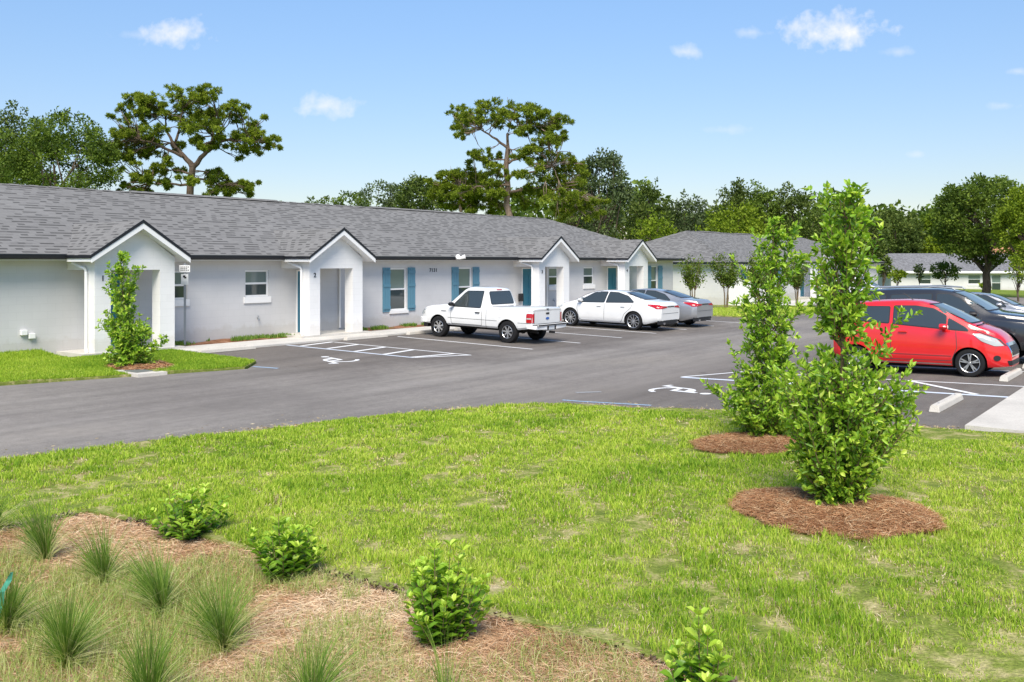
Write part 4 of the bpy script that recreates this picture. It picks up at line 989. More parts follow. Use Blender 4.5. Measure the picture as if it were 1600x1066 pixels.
    for nm, items, mm, off in sp['decals']:
        its = []
        for poly, axis, sg in items:
            pr = rounded(poly, .02)
            if axis == 'y': its += [(pr, 'y', -1), (pr, 'y', 1)]
            else: its.append((pr, axis, sg))
        if len(items) and nm in ('headlight', 'tail_light', 'fog_light'):      # one object per side
            for s_ in (-1, 1):
                sub = []
                for poly, axis, sg in items:
                    pr = rounded(poly, .02)
                    if axis == 'y': sub.append((pr, 'y', s_))
                    else: sub.append(([(a * s_, b) for a, b in pr], 'x', sg))
                dec_obj(nm, bvh, sub, MT[mm], root, off, .04)
        else:
            for it in its: dec_obj(nm, bvh, [it], MT[mm], root, off, .04)
    if 'extra' in sp: sp['extra'](root, bvh, paint, body)
    # underside and axles
    mb = MB(); mb.tube([(-wb / 2, -hw + .25, rad), (-wb / 2, hw - .25, rad)], .07, 8); mb.box(-wb / 2 - .3, wb / 2 + .2, -hw * .45, hw * .45, sp['bot'][1][1] - .09, sp['bot'][1][1] + .03); mb.build('underbody', MT['well'], root)
    return root

def plate(root, x, y, z, tilt=0, fw=.305):
    o = MB().box(-.008, .0, -fw / 2, fw / 2, -.075, .075).build('licence_plate', MT['plate'], root, (x, y, z), (0, tilt, 0), bevel=.003)
    return o
# --- pickup
def pk_extra(root, bvh, paint, body):
    # tonneau lid
    t = MB(); 
    secs = []
    for x, w_, h in ((-2.40, .76, -.03), (-2.34, .80, .0), (-.64, .80, .0), (-.60, .78, -.02)):
        secs.append([(x, -w_, 1.065 + h), (x, -w_ + .01, 1.10 + h), (x, -w_ * .9, 1.128 + h), (x, 0, 1.142 + h), (x, w_ * .9, 1.128 + h), (x, w_ - .01, 1.10 + h), (x, w_, 1.065 + h)])
    n = 7; vs = [p for s_ in secs for p in s_]; fs = [(i * n + k, i * n + (k + 1) % n, (i + 1) * n + (k + 1) % n, (i + 1) * n + k) for i in range(3) for k in range(n)] + [tuple(range(n))[::-1], tuple(range(21, 28))]
    t.add(vs, fs).build('bed_cover', paint, root, smooth=True)
    # rear bumper
    r = MB(); pass
    for s_ in (-1, 1): r.prism([(-2.59, s_ * .26, .46), (-2.59, s_ * .26, .60), (-2.58, s_ * .82, .60), (-2.56, s_ * .83, .48)], (.16, 0, 0), 0)
    for s_ in (-1, 1): r.prism([(-2.56, s_ * .80, .48), (-2.56, s_ * .80, .60), (-2.22, s_ * .84, .60), (-2.22, s_ * .84, .50)], (0, s_ * .03, 0), 0)
    r.box(-2.57, -2.40, -.26, .26, .43, .60, 1); r.box(-2.612, -2.36, -.79, .79, .578, .645, 1)
    b = r.build('rear_bumper', [MT['trim'], MT['dark']], root, bevel=.012)
    plate(root, -2.572, .0, .53); 
    MB().box(-2.68, -2.5, -.04, .04, .34, .41).build('tow_hitch', MT['dark'], root)
    f = MB(); f.prism([(2.20, -.82, .44), (2.38, -.72, .44), (2.42, 0, .44), (2.38, .72, .44), (2.20, .82, .44)], (0, 0, .20)); f.prism([(1.98, -.87, .46), (2.2, -.84, .46), (2.2, -.80, .46), (1.98, -.83, .46)], (0, 0, .17)); f.prism([(1.98, .83, .46), (2.2, .80, .46), (2.2, .84, .46), (1.98, .87, .46)], (0, 0, .17))
    f.build('front_bumper', MT['trim'], root, bevel=.02)
    MB().prism([(2.05, -.7, .30), (2.34, -.6, .30), (2.34, .6, .30), (2.05, .7, .30)], (0, 0, .135)).build('air_dam', MT['dark'], root)
    e = MB(); e.tube([(-2.0, .35, .36), (-2.35, .42, .36)], .035, 8); e.lathe([(0, -.05), (.09, -.04), (.09, .04), (0, .05)], (-1.46, 0, .34), 12); e.build('exhaust', MT['dark'], root)
    MB().box(-1.46 - .04, -1.46 + .04, -.7, .7, .3, .38).build('axle', MT['dark'], root)
    l = MB(); l.box(-2.425, -2.40, -.05, .05, 1.085, 1.108); l.build('lid_lock', MT['dark'], root)
pickup = dict(cat='pickup truck', x0=-2.40, x1=2.32, wb=2.90, woff=.0, rad=.35, wwid=.23, arch=.055, rimr=.60, spokes=7, skind='fat', sig=.026,
    top=[(-2.40, 1.06), (-2.36, 1.07), (-.66, 1.08), (-.62, 1.12), (-.50, 1.56), (-.42, 1.66), (-.2, 1.71), (.25, 1.72), (.42, 1.68), (.52, 1.62), (1.08, 1.16), (1.2, 1.12), (1.8, 1.06), (2.12, 1.0), (2.26, .90), (2.32, .72)],
    belt=[(-2.4, 1.04), (-.6, 1.04), (.3, 1.02), (1.1, 1.0), (1.9, .95), (2.2, .86), (2.32, .7)],
    bot=[(-2.4, .50), (-1.9, .42), (1.9, .42), (2.32, .46)], w=[(-2.40, .80), (-2.3, .85), (-1.5, .87), (1.3, .87), (2.0, .85), (2.22, .80), (2.32, .70)],
    wr=[(-2.4, .82), (-.7, .84), (-.55, .64), (.3, .63), (.6, .65), (1.15, .78), (2.32, .70)],
    side_glass=[('w', [(-.33, 1.06), (.86, 1.06), (.80, 1.16), (.44, 1.50), (.33, 1.57), (-.33, 1.59)])],
    end_glass=[('rear_window', [(-.60, 1.18), (.60, 1.18), (.55, 1.57), (-.55, 1.57)], -1, 'carglass'), ('windshield', [(-.70, 1.17), (.70, 1.17), (.56, 1.60), (-.56, 1.60)], 1, 'carglass_l')],
    seams=[[(-.42, 1.04), (-.42, .50)], [(.88, 1.04), (.90, .80), (.86, .50), (-.42, .50)], [(-.60, 1.05), (-.60, .44)], [(-2.36, .66), (-1.87, .66)], [(-1.05, .68), (1.02, .68)]],
    handles=[(-.24, .90)], handle_mat=MT['dark'], mirror=(.80, 1.06), mirror_mat=MT['dark'],
    decals=[('tail_light', [([(-2.385, .68), (-2.20, .68), (-2.19, .94), (-2.23, .97), (-2.385, .97)], 'y', 1), ([(.72, .68), (.83, .68), (.83, .97), (.72, .97)], 'x', -1)], 'redlamp', .008),
            ('tail_light', [([(-2.37, .79), (-2.21, .79), (-2.21, .83), (-2.37, .83)], 'y', 1)], 'clearlamp', .012),
            ('headlight', [([(2.08, .76), (2.27, .74), (2.24, .90), (2.08, .90)], 'y', 1), ([(.45, .72), (.78, .72), (.75, .9), (.45, .9)], 'x', 1)], 'clearlamp', .008),
            ('tailgate_badge', [([(.10 * math.cos(a), .80 + .04 * math.sin(a)) for a in np.linspace(0, 6.283, 15)[:-1]], 'x', -1)], 'signblue', .009),
            ('tailgate_handle', [([(-.09, .93), (.09, .93), (.09, .985), (-.09, .985)], 'x', -1)], 'dark', .011),
            ('brake_lamp', [([(-.14, 1.615), (.14, 1.615), (.14, 1.64), (-.14, 1.64)], 'x', -1)], 'redlamp', .01),
            ('tailgate_seam', [([(-.70, .62), (.70, .62), (.70, .63), (-.70, .63)], 'x', -1), ([(.695, .64), (.705, .64), (.705, 1.02), (.695, 1.02)], 'x', -1), ([(-.705, .64), (-.695, .64), (-.695, 1.02), (-.705, 1.02)], 'x', -1)], 'seam', .004),
            ('fender_badge', [([(1.10, .87), (1.33, .87), (1.33, .90), (1.10, .90)], 'y', 1)], 'chrome', .006),
            ('grille', [([(-.42, .72), (.42, .72), (.42, .9), (-.42, .9)], 'x', 1)], 'dark', .008),
            ('filler_cap', [([(-1.15 + .075 * math.cos(a), .86 + .075 * math.sin(a)) for a in np.linspace(0, 6.283, 17)[:-1]], 'y', 1)], 'white_car', .003)],
    extra=pk_extra)
# --- sedan
def sd_extra(root, bvh, paint, body):
    plate(root, -2.463, 0, .78, R(8))
    d = MB(); d.prism([(-2.38, -.80, .26), (-2.50, -.60, .26), (-2.52, 0, .26), (-2.50, .60, .26), (-2.38, .80, .26)], (0, 0, .16)); d.build('rear_diffuser', MT['dark'], root, bevel=.01)
    for s_ in (-1, 1): MB().tube([(-2.3, s_ * .52, .30), (-2.54, s_ * .52, .30)], .045, 10).build('exhaust_tip', MT['chrome'], root)
def sedan(**k):
    d = dict(cat='car', x0=-2.50, x1=2.40, wb=2.83, rad=.345, wwid=.22, arch=.05, rimr=.74, spokes=10, skind='thin', sig=.03,
    top=[(-2.50, .92), (-2.46, 1.04), (-2.38, 1.09), (-1.95, 1.12), (-1.80, 1.14), (-1.25, 1.30), (-.85, 1.40), (-.3, 1.455), (.1, 1.45), (.55, 1.39), (.85, 1.29), (1.40, 1.01), (1.55, .98), (2.05, .86), (2.30, .74), (2.40, .56)],
    belt=[(-2.5, .90), (-2.0, 1.0), (-1.5, 1.0), (0, .95), (1.2, .90), (1.9, .80), (2.3, .66), (2.4, .5)],
    bot=[(-2.5, .40), (-1.9, .24), (1.9, .22), (2.40, .26)], w=[(-2.50, .70), (-2.40, .82), (-1.9, .90), (-.5, .925), (1.4, .915), (2.0, .86), (2.25, .74), (2.4, .55)],
    wr=[(-2.5, .60), (-1.9, .72), (-1.4, .60), (-.8, .56), (.3, .56), (.9, .62), (1.4, .74), (2.4, .5)],
    side_glass=[('r', [(-1.36, 1.045), (-.18, 1.0), (-.18, 1.385), (-.55, 1.375), (-1.0, 1.26)]), ('f', [(-.10, 1.0), (1.12, .965), (1.06, 1.03), (.50, 1.335), (.30, 1.375), (-.10, 1.388)])],
    end_glass=[('rear_window', [(-.62, 1.17), (.62, 1.17), (.50, 1.39), (-.50, 1.39)], -1, 'carglass'), ('windshield', [(-.70, 1.03), (.70, 1.03), (.54, 1.40), (-.54, 1.40)], 1, 'carglass_l')],
    seams=[[(-.14, .98), (-.14, .32)], [(1.10, .94), (1.10, .70), (.98, .32), (-.90, .32), (-1.02, .60), (-1.30, .85), (-1.36, 1.02)]],
    handles=[(-.95, .88), (.10, .86)], mirror=(.92, .98),
    decals=[('tail_light', [([(-2.47, .86), (-2.40, .84), (-1.98, .97), (-2.0, 1.0), (-2.44, .98)], 'y', 1), ([(.30, .88), (.82, .84), (.82, .97), (.30, .93)], 'x', -1)], 'redlamp', .008),
            ('headlight', [([(1.80, .78), (2.28, .62), (2.30, .70), (1.9, .82)], 'y', 1), ([(.35, .60), (.72, .62), (.70, .70), (.35, .66)], 'x', 1)], 'clearlamp', .008),
            ('trunk_garnish', [([(-.28, .90), (.28, .90), (.28, .935), (-.28, .935)], 'x', -1)], 'dark', .009),
            ('trunk_seam', [([(-.62, .66), (.62, .66), (.62, .672), (-.62, .672)], 'x', -1)], 'seam', .004),
            ('rocker_trim', [([(-.85, .30), (.92, .30), (.92, .335), (-.85, .335)], 'y', 1)], 'trim', .006),
            ('grille', [([(-.34, .36), (.34, .36), (.40, .62), (-.40, .62)], 'x', 1)], 'dark', .008)],
    extra=sd_extra); d.update(k); return d
# --- small hatchback
def ht_extra(root, bvh, paint, body):
    a = MB(); a.tube([(-.10, -.30, 1.62), (-.34, -.30, 1.80)], [.012, .006], 6); a.build('antenna', MT['dark'], root)
    w_ = MB(); w_.tube([(1.23, -.60, 1.105), (1.28, -.15, 1.115)], .012, 6); w_.tube([(1.24, -.02, 1.12), (1.28, .45, 1.11)], .012, 6); w_.build('wiper', MT['dark'], root)
    # lower grille frame
    s_ = MB(); s_.prism([(-1.80, -.52, 1.50), (-1.55, -.58, 1.55), (-1.55, .58, 1.55), (-1.80, .52, 1.50)], (0, 0, .03)); s_.build('spoiler', paint, root, bevel=.008)
hatch = dict(cat='car', x0=-1.83, x1=1.86, wb=2.375, woff=-.09, rad=.30, wwid=.185, arch=.045, rimr=.70, spokes=5, skind='twin', sig=.035,
    top=[(-1.83, .80), (-1.80, 1.02), (-1.70, 1.22), (-1.55, 1.45), (-1.40, 1.51), (-.9, 1.55), (-.3, 1.565), (.05, 1.55), (.35, 1.48), (.62, 1.36), (1.15, 1.09), (1.28, 1.04), (1.55, .94), (1.72, .82), (1.82, .66), (1.86, .5)],
    belt=[(-1.83, .78), (-1.7, 1.05), (-1.2, 1.08), (-.2, 1.02), (.9, .94), (1.4, .86), (1.75, .70), (1.86, .5)],
    bot=[(-1.83, .34), (-1.4, .24), (1.4, .20), (1.86, .22)], w=[(-1.83, .66), (-1.72, .76), (-1.2, .80), (0, .80), (1.15, .80), (1.5, .76), (1.72, .64), (1.86, .42)],
    wr=[(-1.83, .58), (-1.5, .58), (-.8, .58), (.3, .57), (.7, .60), (1.2, .68), (1.86, .44)],
    side_glass=[('r', [(-1.42, 1.15), (-.56, 1.09), (-.56, 1.42), (-1.18, 1.42), (-1.36, 1.36)]), ('f', [(-.46, 1.08), (.62, .99), (.62, 1.24), (.36, 1.38), (.0, 1.435), (-.46, 1.435)]), ('q', [(.68, .985), (1.08, .955), (1.0, 1.02), (.68, 1.19)])],
    end_glass=[('rear_window', [(-.52, 1.18), (.52, 1.18), (.46, 1.44), (-.46, 1.44)], -1, 'carglass'), ('windshield', [(-.66, 1.11), (.66, 1.11), (.52, 1.47), (-.52, 1.47)], 1, 'carglass_l')],
    seams=[[(-.51, 1.07), (-.51, .34)], [(.84, .95), (.86, .62), (.74, .34), (-.66, .34), (-.80, .55), (-1.14, .70), (-1.30, .95), (-1.34, 1.1)], [(.74, .44), (-.66, .46)]],
    handles=[(-.25, .92)], mirror=(.60, .975),
    decals=[('tail_light', [([(-1.79, .86), (-1.62, .86), (-1.60, 1.10), (-1.72, 1.14)], 'y', 1), ([(.50, .86), (.70, .86), (.66, 1.12), (.52, 1.12)], 'x', -1)], 'redlamp', .008),
            ('headlight', [([(1.16, .90), (1.30, .905), (1.60, .80), (1.74, .67), (1.58, .665), (1.34, .76)], 'y', 1)], 'clearlamp', .008),
            ('fog_light', [([(1.62 + .065 * math.cos(a), .42 + .06 * math.sin(a)) for a in np.linspace(0, 6.283, 15)[:-1]], 'y', 1)], 'dark', .008),
            ('grille', [([(-.36, .46), (.36, .46), (.42, .66), (-.42, .66)], 'x', 1)], 'dark', .010),
            ('grille_frame', [([(-.44, .43), (.44, .43), (.48, .72), (-.48, .72)], 'x', 1)], 'chrome', .005),
            ('lower_grille', [([(-.5, .26), (.5, .26), (.54, .36), (-.54, .36)], 'x', 1)], 'dark', .006),
            ('hood_seam', [([(1.10, .98), (1.2, .975), (1.66, .79), (1.78, .66), (1.765, .655), (1.64, .78), (1.2, .963), (1.10, .968)], 'y', 1)], 'seam', .004),
            ('rocker_trim', [([(-.76, .262), (.74, .252), (.74, .280), (-.76, .290)], 'y', 1)], 'chrome', .006)],
    extra=ht_extra)
def taller(sp, z0, f):
    g = lambda z: z if z < z0 else z0 + (z - z0) * f
    for k in ('top', 'belt'): sp[k] = [(a, g(b)) for a, b in sp[k]]
    sp['side_glass'] = [(n_, [(a, g(b)) for a, b in p]) for n_, p in sp['side_glass']]
    sp['end_glass'] = [(n_, [(a, g(b)) for a, b in p], s_, m_) for n_, p, s_, m_ in sp['end_glass']]
    sp['seams'] = [[(a, g(b)) for a, b in l_] for l_ in sp['seams']]; sp['handles'] = [(a, g(b)) for a, b in sp['handles']]; sp['mirror'] = (sp['mirror'][0], g(sp['mirror'][1]))
    sp['decals'] = [(n_, [([(a, g(b)) for a, b in p], ax, s_) for p, ax, s_ in it], m_, o_) for n_, it, m_, o_ in sp['decals']]
    return sp
taller(hatch, .55, 1.085)
def suv_extra(root, bvh, paint, body):
    for s_ in (-1, 1):
        m = MB(); m.tube([(-1.95, s_ * .60, 1.77), (-1.85, s_ * .60, 1.86), (-.2, s_ * .60, 1.885), (.35, s_ * .58, 1.84), (.42, s_ * .58, 1.79)], .020, 8); m.build('roof_rail', MT['steel'], root)
def suv(**k):
    d = dict(cat='suv', x0=-2.50, x1=2.45, wb=2.90, rad=.385, wwid=.25, arch=.06, rimr=.66, spokes=5, skind='fat', sig=.035,
    top=[(-2.50, 1.0), (-2.46, 1.20), (-2.30, 1.55), (-2.15, 1.74), (-1.9, 1.80), (-1, 1.84), (0, 1.83), (.40, 1.77), (.65, 1.66), (1.22, 1.28), (1.35, 1.24), (2.0, 1.16), (2.28, 1.06), (2.40, .88), (2.45, .7)],
    belt=[(-2.5, .98), (-2.3, 1.16), (-1, 1.15), (.5, 1.12), (1.3, 1.09), (2.1, 1.0), (2.35, .85), (2.45, .68)],
    bot=[(-2.5, .46), (-2.0, .34), (2.0, .34), (2.45, .40)], w=[(-2.5, .80), (-2.38, .90), (-1.8, .96), (1.7, .96), (2.2, .90), (2.36, .80), (2.45, .66)],
    wr=[(-2.5, .70), (-2.1, .68), (.4, .68), (.8, .72), (1.3, .84), (2.45, .66)],
    side_glass=[('q', [(-2.0, 1.22), (-1.25, 1.20), (-1.2, 1.66), (-1.86, 1.66)]), ('r', [(-1.13, 1.20), (-.10, 1.18), (-.10, 1.70), (-1.08, 1.67)]), ('f', [(.02, 1.18), (1.02, 1.15), (.98, 1.22), (.56, 1.58), (.30, 1.69), (.02, 1.70)])],
    end_glass=[('rear_window', [(-.66, 1.25), (.66, 1.25), (.58, 1.68), (-.58, 1.68)], -1, 'carglass'), ('windshield', [(-.80, 1.30), (.80, 1.30), (.64, 1.74), (-.64, 1.74)], 1, 'carglass_l')],
    seams=[[(-.04, 1.16), (-.04, .46)], [(1.06, 1.12), (1.06, .8), (1.0, .46), (-1.0, .46), (-1.15, .9), (-1.18, 1.16)]],
    handles=[(-.90, 1.02), (.18, 1.0)], mirror=(.88, 1.15), mirror_mat=MT['dark'], handle_mat=MT['dark'],
    decals=[('tail_light', [([(-2.48, .95), (-2.28, .95), (-2.26, 1.2), (-2.40, 1.3)], 'y', 1), ([(.62, .95), (.84, .95), (.80, 1.25), (.66, 1.25)], 'x', -1)], 'redlamp', .008),
            ('headlight', [([(2.1, .92), (2.38, .82), (2.36, .92), (2.12, 1.0)], 'y', 1), ([(.45, .86), (.84, .86), (.82, .98), (.45, .96)], 'x', 1)], 'clearlamp', .008),
            ('grille', [([(-.4, .62), (.4, .62), (.42, .95), (-.42, .95)], 'x', 1)], 'dark', .008),
            ('arch_trim', [([(-1.9, .36), (-1.02, .36), (-1.02, .40), (-1.9, .40)], 'y', 1)], 'dark', .004),
            ('lower_cladding', [([(-.98, .36), (.98, .36), (.98, .45), (-.98, .45)], 'y', 1)], 'dark', .008)],
    extra=suv_extra); d.update(k); return d

car('pickup_truck', 'white pickup truck with a flat bed cover parked nose to the apartments', pickup, 13.28, 5.12, -1, MT['white_car'])
car('sedan', 'white sedan with dark tinted windows and red tail lights beside the silver car', sedan(), 20.52, 5.6, -1, MT['white_car'])
car('sedan', 'silver sedan partly hidden behind the white sedan', sedan(skind='fat', rimr=.66, spokes=6), 23.15, 5.75, -1, MT['silver_car'])
car('hatchback', 'bright red small hatchback parked nose to the right sidewalk', hatch, 11.75, 19.12, 1, MT['red_car'])
car('suv', 'charcoal grey suv with roof rails parked behind the red hatchback', suv(), 14.95, 18.85, 1, MT['dark_car'])
car('suv', 'small white suv parked near the second building, seen through the tall shrub', suv(), 52.2, 5.4, 1, MT['white_car'])
car('sedan', 'white car at the right edge of the picture beyond the charcoal suv', sedan(), 24.2, 24.3, 1, MT['white_car'])
car('sedan', 'silver car whose roof shows above the charcoal suv', sedan(), 25.5, 17.6, 1, MT['silver_car'])

# ================================================================== TREES AND PLANTS
def gz_at(x, y): u, v = w2uv(x, y); return float(H(u, v))
def limb(mb, a, b, r0, r1, n=6, sag=.12, sides=6, up=.0):
    a, b = Vector(a), Vector(b); L = (b - a).length; pts = []; off = Vector((random.uniform(-1, 1), random.uniform(-1, 1), random.uniform(-.3, 1))) * L * sag
    for k in range(n + 1):
        t = k / n; p = a.lerp(b, t) + off * math.sin(math.pi * t) + Vector((random.uniform(-1, 1), random.uniform(-1, 1), random.uniform(-1, 1))) * L * .018 * (0 < k < n) + Vector((0, 0, up * L * math.sin(math.pi * t)))
        pts.append(p)
    mb.tube(pts, [r0 + (r1 - r0) * k / n for k in range(n + 1)], sides, cap=False); return pts
def clump_leaves(cl, per, size, kind):
    """cl: (n,6) centre + radii -> P, D, L, W, tint"""
    Ps = []; Ds = []; T = []
    for c in cl:
        n = max(8, int(2.9 * per * (c[3] * c[4] * c[5]) ** (2 / 3) / per_ref[0])); d = rdir(n); rr = rng.uniform(.25, 1.08, n) ** .6
        p = d * rr[:, None] * c[3:6] * (1 + .22 * rng.normal(size=(n, 1))) + c[:3]; Ps.append(p); dd = d * .7 + rdir(n); dd[:, 2] += .15; Ds.append(dd); T.append(np.clip(rng.normal(rng.uniform(.3, .62), .2, n), 0, 1))
    P = np.concatenate(Ps); Dd = np.concatenate(Ds); T = np.concatenate(T); n = len(P)
    return P, Dd, size * rng.uniform(.6, 1.4, n), size * rng.uniform(.45, .9, n), T
per_ref = [1.]
def broad_tree(name, label, X, Y, top, width, leafm, seed, trunk=None, cz_lo=None, nclump=46, size=.26, per=260, cat='tree', group=None, flat=1., barkm='bark', tr=None, ragged=.35, ry=None, rcs=1.):
    global rng
    random.seed(seed); rng = np.random.default_rng(seed)
    g = gz_at(X, Y) - .05; Ht = top - g; lo = (cz_lo - g) if cz_lo is not None else Ht * .22
    root = empty(name, (X, Y, g), random.uniform(0, 6)); root.rotation_euler.z = 0; tag(root, label, cat, group)
    rw = width / 2; ryy = ry or rw; cz = (lo + Ht) / 2; rh = (Ht - lo) / 2
    cl = []
    lob = [(rng.uniform(0, 6.28), rng.uniform(-.6, .8), rng.uniform(-.2, .34)) for _ in range(6)]
    while len(cl) < nclump:
        d = rdir(1)[0]; q = rng.uniform(.45, 1.0) ** .5
        k = 1 + sum(a * max(0, math.cos(math.atan2(d[1], d[0]) - t) * .7 + .3 * (1 - abs(d[2] - z))) for t, z, a in lob) * ragged
        rc = rng.uniform(.16, .30) * min(rw, rh * 1.2) * rcs
        p = np.array([d[0] * rw, d[1] * ryy, d[2] * rh]) * q * min(k, 1.12) * (1 - .5 * rc / rw); p[2] += cz
        if p[2] > Ht - rc * .6: p[2] = Ht - rc * .7
        cl.append([*p, rc * 1.15, rc * 1.15, rc * .85])
    for _ in range(int(nclump * .5)):      # small ragged sprays on the outline
        d = rdir(1)[0]; 
        if d[2] < -.2: d[2] *= -.5
        rc = rng.uniform(.06, .13) * min(rw, rh); p = np.array([d[0] * rw, d[1] * ryy, d[2] * rh]) * rng.uniform(.88, 1.06); p[2] += cz
        cl.append([*p, rc, rc, rc * 1.2])
    cl = np.array(cl); per_ref[0] = 1.
    area = (rw * rw * rh) ** (2 / 3)
    P, Dd, L, W_, T = clump_leaves(cl, per / (.05 * area) * .5 / 1.0 if 0 else per, size, '')
    tk = MB(); r0 = trunk or max(.05, Ht * .022); fork = max(lo * .9, Ht * .18)
    top_p = Vector((rng.normal() * .03 * Ht, rng.normal() * .03 * Ht, Ht * .72)); tp = limb(tk, (0, 0, -.1), top_p, r0, r0 * .25, 8, .03, 8)
    for i in rng.choice(nclump, min(nclump, 22), replace=False):
        c = cl[i]; st = Vector(tp[min(len(tp) - 2, 2 + int(rng.integers(0, 5)))])
        if st.z > c[2]: st = Vector(tp[2])
        limb(tk, st, c[:3], r0 * .32, r0 * .06, 5, .1, 5)
    tk.build('trunk', MT[barkm], root, smooth=True, fix=False)
    leafobj('crown', P, Dd, L, W_, T, LEAF[leafm], root)
    return root
def place(px, Y): return (px - 800) / 1450 * Y
def topz(py, Y): return 2.5 + (409 - py) * Y / 1450
G1 = 'trees behind the apartments'
def bt(name, label, px, py, wpx, Y, leafm, seed, lo_py=None, **k):
    X = place(px, Y); lo = topz(lo_py, Y) if lo_py else None
    k.setdefault('size', .0036 * Y * .84)
    return broad_tree(name, label, X, Y, topz(py, Y), wpx * Y / 1450, leafm, seed, cz_lo=lo, group=k.pop('group', G1), **k)

def per_for(wpx, Y, dens=1.): return 0
# -------- pines: trunk, forked limbs, tufted needle clumps
def pine_clump(c, r, n_t, ll, acc):
    d = rdir(n_t); ctr = c + d * (rng.uniform(.2, 1, (n_t, 1)) ** .5) * np.array([r, r, r * .75])
    base = rng.uniform(.25, .7)
    for q in ctr:
        m = 13; dd = rdir(m); dd[:, 2] += .35; acc[0].append(np.repeat(q[None], m, 0)); acc[1].append(dd); acc[2].append(np.clip(rng.normal(base, .2, m), 0, 1))
def pine(label, X, Y, clumps, trunk_top, r0, seed, forks, ll=.34, dens=1., bark='pinebark', moss=False, zb=0., extra_limbs=()):
    """clumps: local (x, y, z, r)"""
    global rng
    rng = np.random.default_rng(seed); random.seed(seed)
    g = gz_at(X, Y) - .05; root = empty('pine_tree', (X, Y, g)); tag(root, label, 'pine tree')
    tk = MB(); tp = limb(tk, (0, 0, -.1), trunk_top, r0, r0 * .62, 8, .015, 10)
    fk = [Vector(trunk_top)]; nodes = [(Vector(tp[-1]), r0 * .62)]
    for f in forks:
        pts = limb(tk, f[0] if f[0] is not None else trunk_top, f[1], f[2], f[2] * .45, 7, .10, 8)
        nodes += [(pts[k], f[2] * (1 - .55 * k / 7)) for k in range(2, 8)]
    acc = [[], [], []]
    sub = []
    clumps = list(clumps) + [(c[0] + random.uniform(-1.9, 1.9) * c[3], c[1] + random.uniform(-1.8, 1.8), c[2] + random.uniform(-1.0, .9) * c[3], c[3] * random.uniform(.4, .7)) for c in clumps for _ in range(4)]
    for c in clumps:
        c = np.array(c, float); cv = Vector(c[:3]); nd, rr = min(nodes, key=lambda n_: (n_[0] - cv).length + (1.2 if n_[0].z > cv.z + .8 else 0))
        pts = limb(tk, nd, cv, min(rr * .5, .07), .018, 6, .10, 5); 
        for _ in range(1):
            e = cv + Vector(rng.normal(size=3)) * c[3] * .6; limb(tk, pts[3], e, .035, .012, 3, .1, 4)
        c[3] *= .92; pine_clump(c[:3], c[3], max(6, int(44 * dens * c[3] ** 1.6)), ll, acc)
        for _ in range(3):
            o = rdir(1)[0] * np.array([1, 1, .6]) * c[3] * 1.05; pine_clump(c[:3] + o, c[3] * .38, max(2, int(6 * dens)), ll, acc)
    P, Dd, T = [np.concatenate(a) for a in acc]; n = len(P)
    tk.build('trunk', MT[bark], root, smooth=True, fix=False)
    leafobj('crown', P, Dd, ll * rng.uniform(.6, 1.2, n), ll * .26 * rng.uniform(.6, 1.3, n), T, LEAF['pine'], root)
    return root
# left pine: wide umbrella crown. 1 px = Y/1450 m
Yp = 66.; sc = Yp / 1450; gp = gz_at(place(297, Yp), Yp) - .05
def lp(px, py, dy=0.): return ((px - 297) * sc, dy, topz(py, Yp) - gp)
random.seed(3); cls = []
for px, py, r in ((205, 165, 12), (225, 158, 13), (250, 160, 15), (275, 156, 14), (300, 157, 15), (325, 155, 15), (345, 158, 12), (192, 185, 11), (212, 182, 12), (372, 178, 13), (385, 188, 10), (352, 176, 14), (330, 176, 14), (300, 178, 14),
                  (262, 178, 12), (186, 210, 12), (205, 205, 14), (225, 212, 14), (182, 232, 13), (200, 228, 15), (222, 232, 14), (245, 212, 13), (170, 238, 8), (290, 200, 13), (315, 198, 14), (345, 200, 15), (372, 205, 14), (392, 208, 13),
                  (408, 216, 10), (418, 220, 7), (385, 226, 11), (365, 232, 11), (340, 225, 9), (240, 238, 9), (310, 222, 9), (262, 222, 8), (398, 232, 8), (210, 243, 8), (165, 228, 6), (333, 236, 7), (286, 172, 11), (240, 170, 11),
                  (232, 268, 10), (216, 276, 8), (247, 262, 9), (262, 258, 9), (240, 282, 8), (205, 292, 7), (255, 285, 7), (318, 268, 10), (332, 276, 11), (345, 287, 12), (362, 292, 11), (378, 293, 8), (330, 295, 12), (310, 285, 8), (386, 287, 5), (200, 298, 6), (222, 297, 6)):
    cls.append((*lp(px, py, random.uniform(-1, 1) * max(.6, (1 - abs(px - 297) / 130) * 3.4)), r * sc * 1.02))
ft = lp(301, 262)
pine('tall pine with a wide flat umbrella crown behind the left end of the long roof', place(297, Yp), Yp, cls, ft, .36, 11,
     [(ft, lp(262, 222, .6), .22), (ft, lp(345, 212, -.5), .20), (lp(285, 245), lp(228, 222, -1), .12), (lp(320, 240), lp(380, 210, .8), .13), (lp(275, 232), lp(255, 178, .5), .12), (lp(272, 230), lp(290, 172, -.6), .11), (lp(330, 228), lp(330, 170, 1), .11),
      (lp(340, 218), lp(400, 225, -.6), .09), (lp(298, 290), lp(240, 288, -.4), .10), (lp(299, 272), lp(262, 265, .5), .09), (lp(299, 280), lp(345, 290, .3), .09), (lp(300, 268), lp(330, 270, -.5), .07)], ll=.25, dens=.95, bark='bark')
Yq = 72.; sc = Yq / 1450; gp = gz_at(place(796, Yq), Yq) - .05
def lq(px, py, dy=0.): return ((px - 796) * sc, dy, topz(py, Yq) - gp)
cls = []
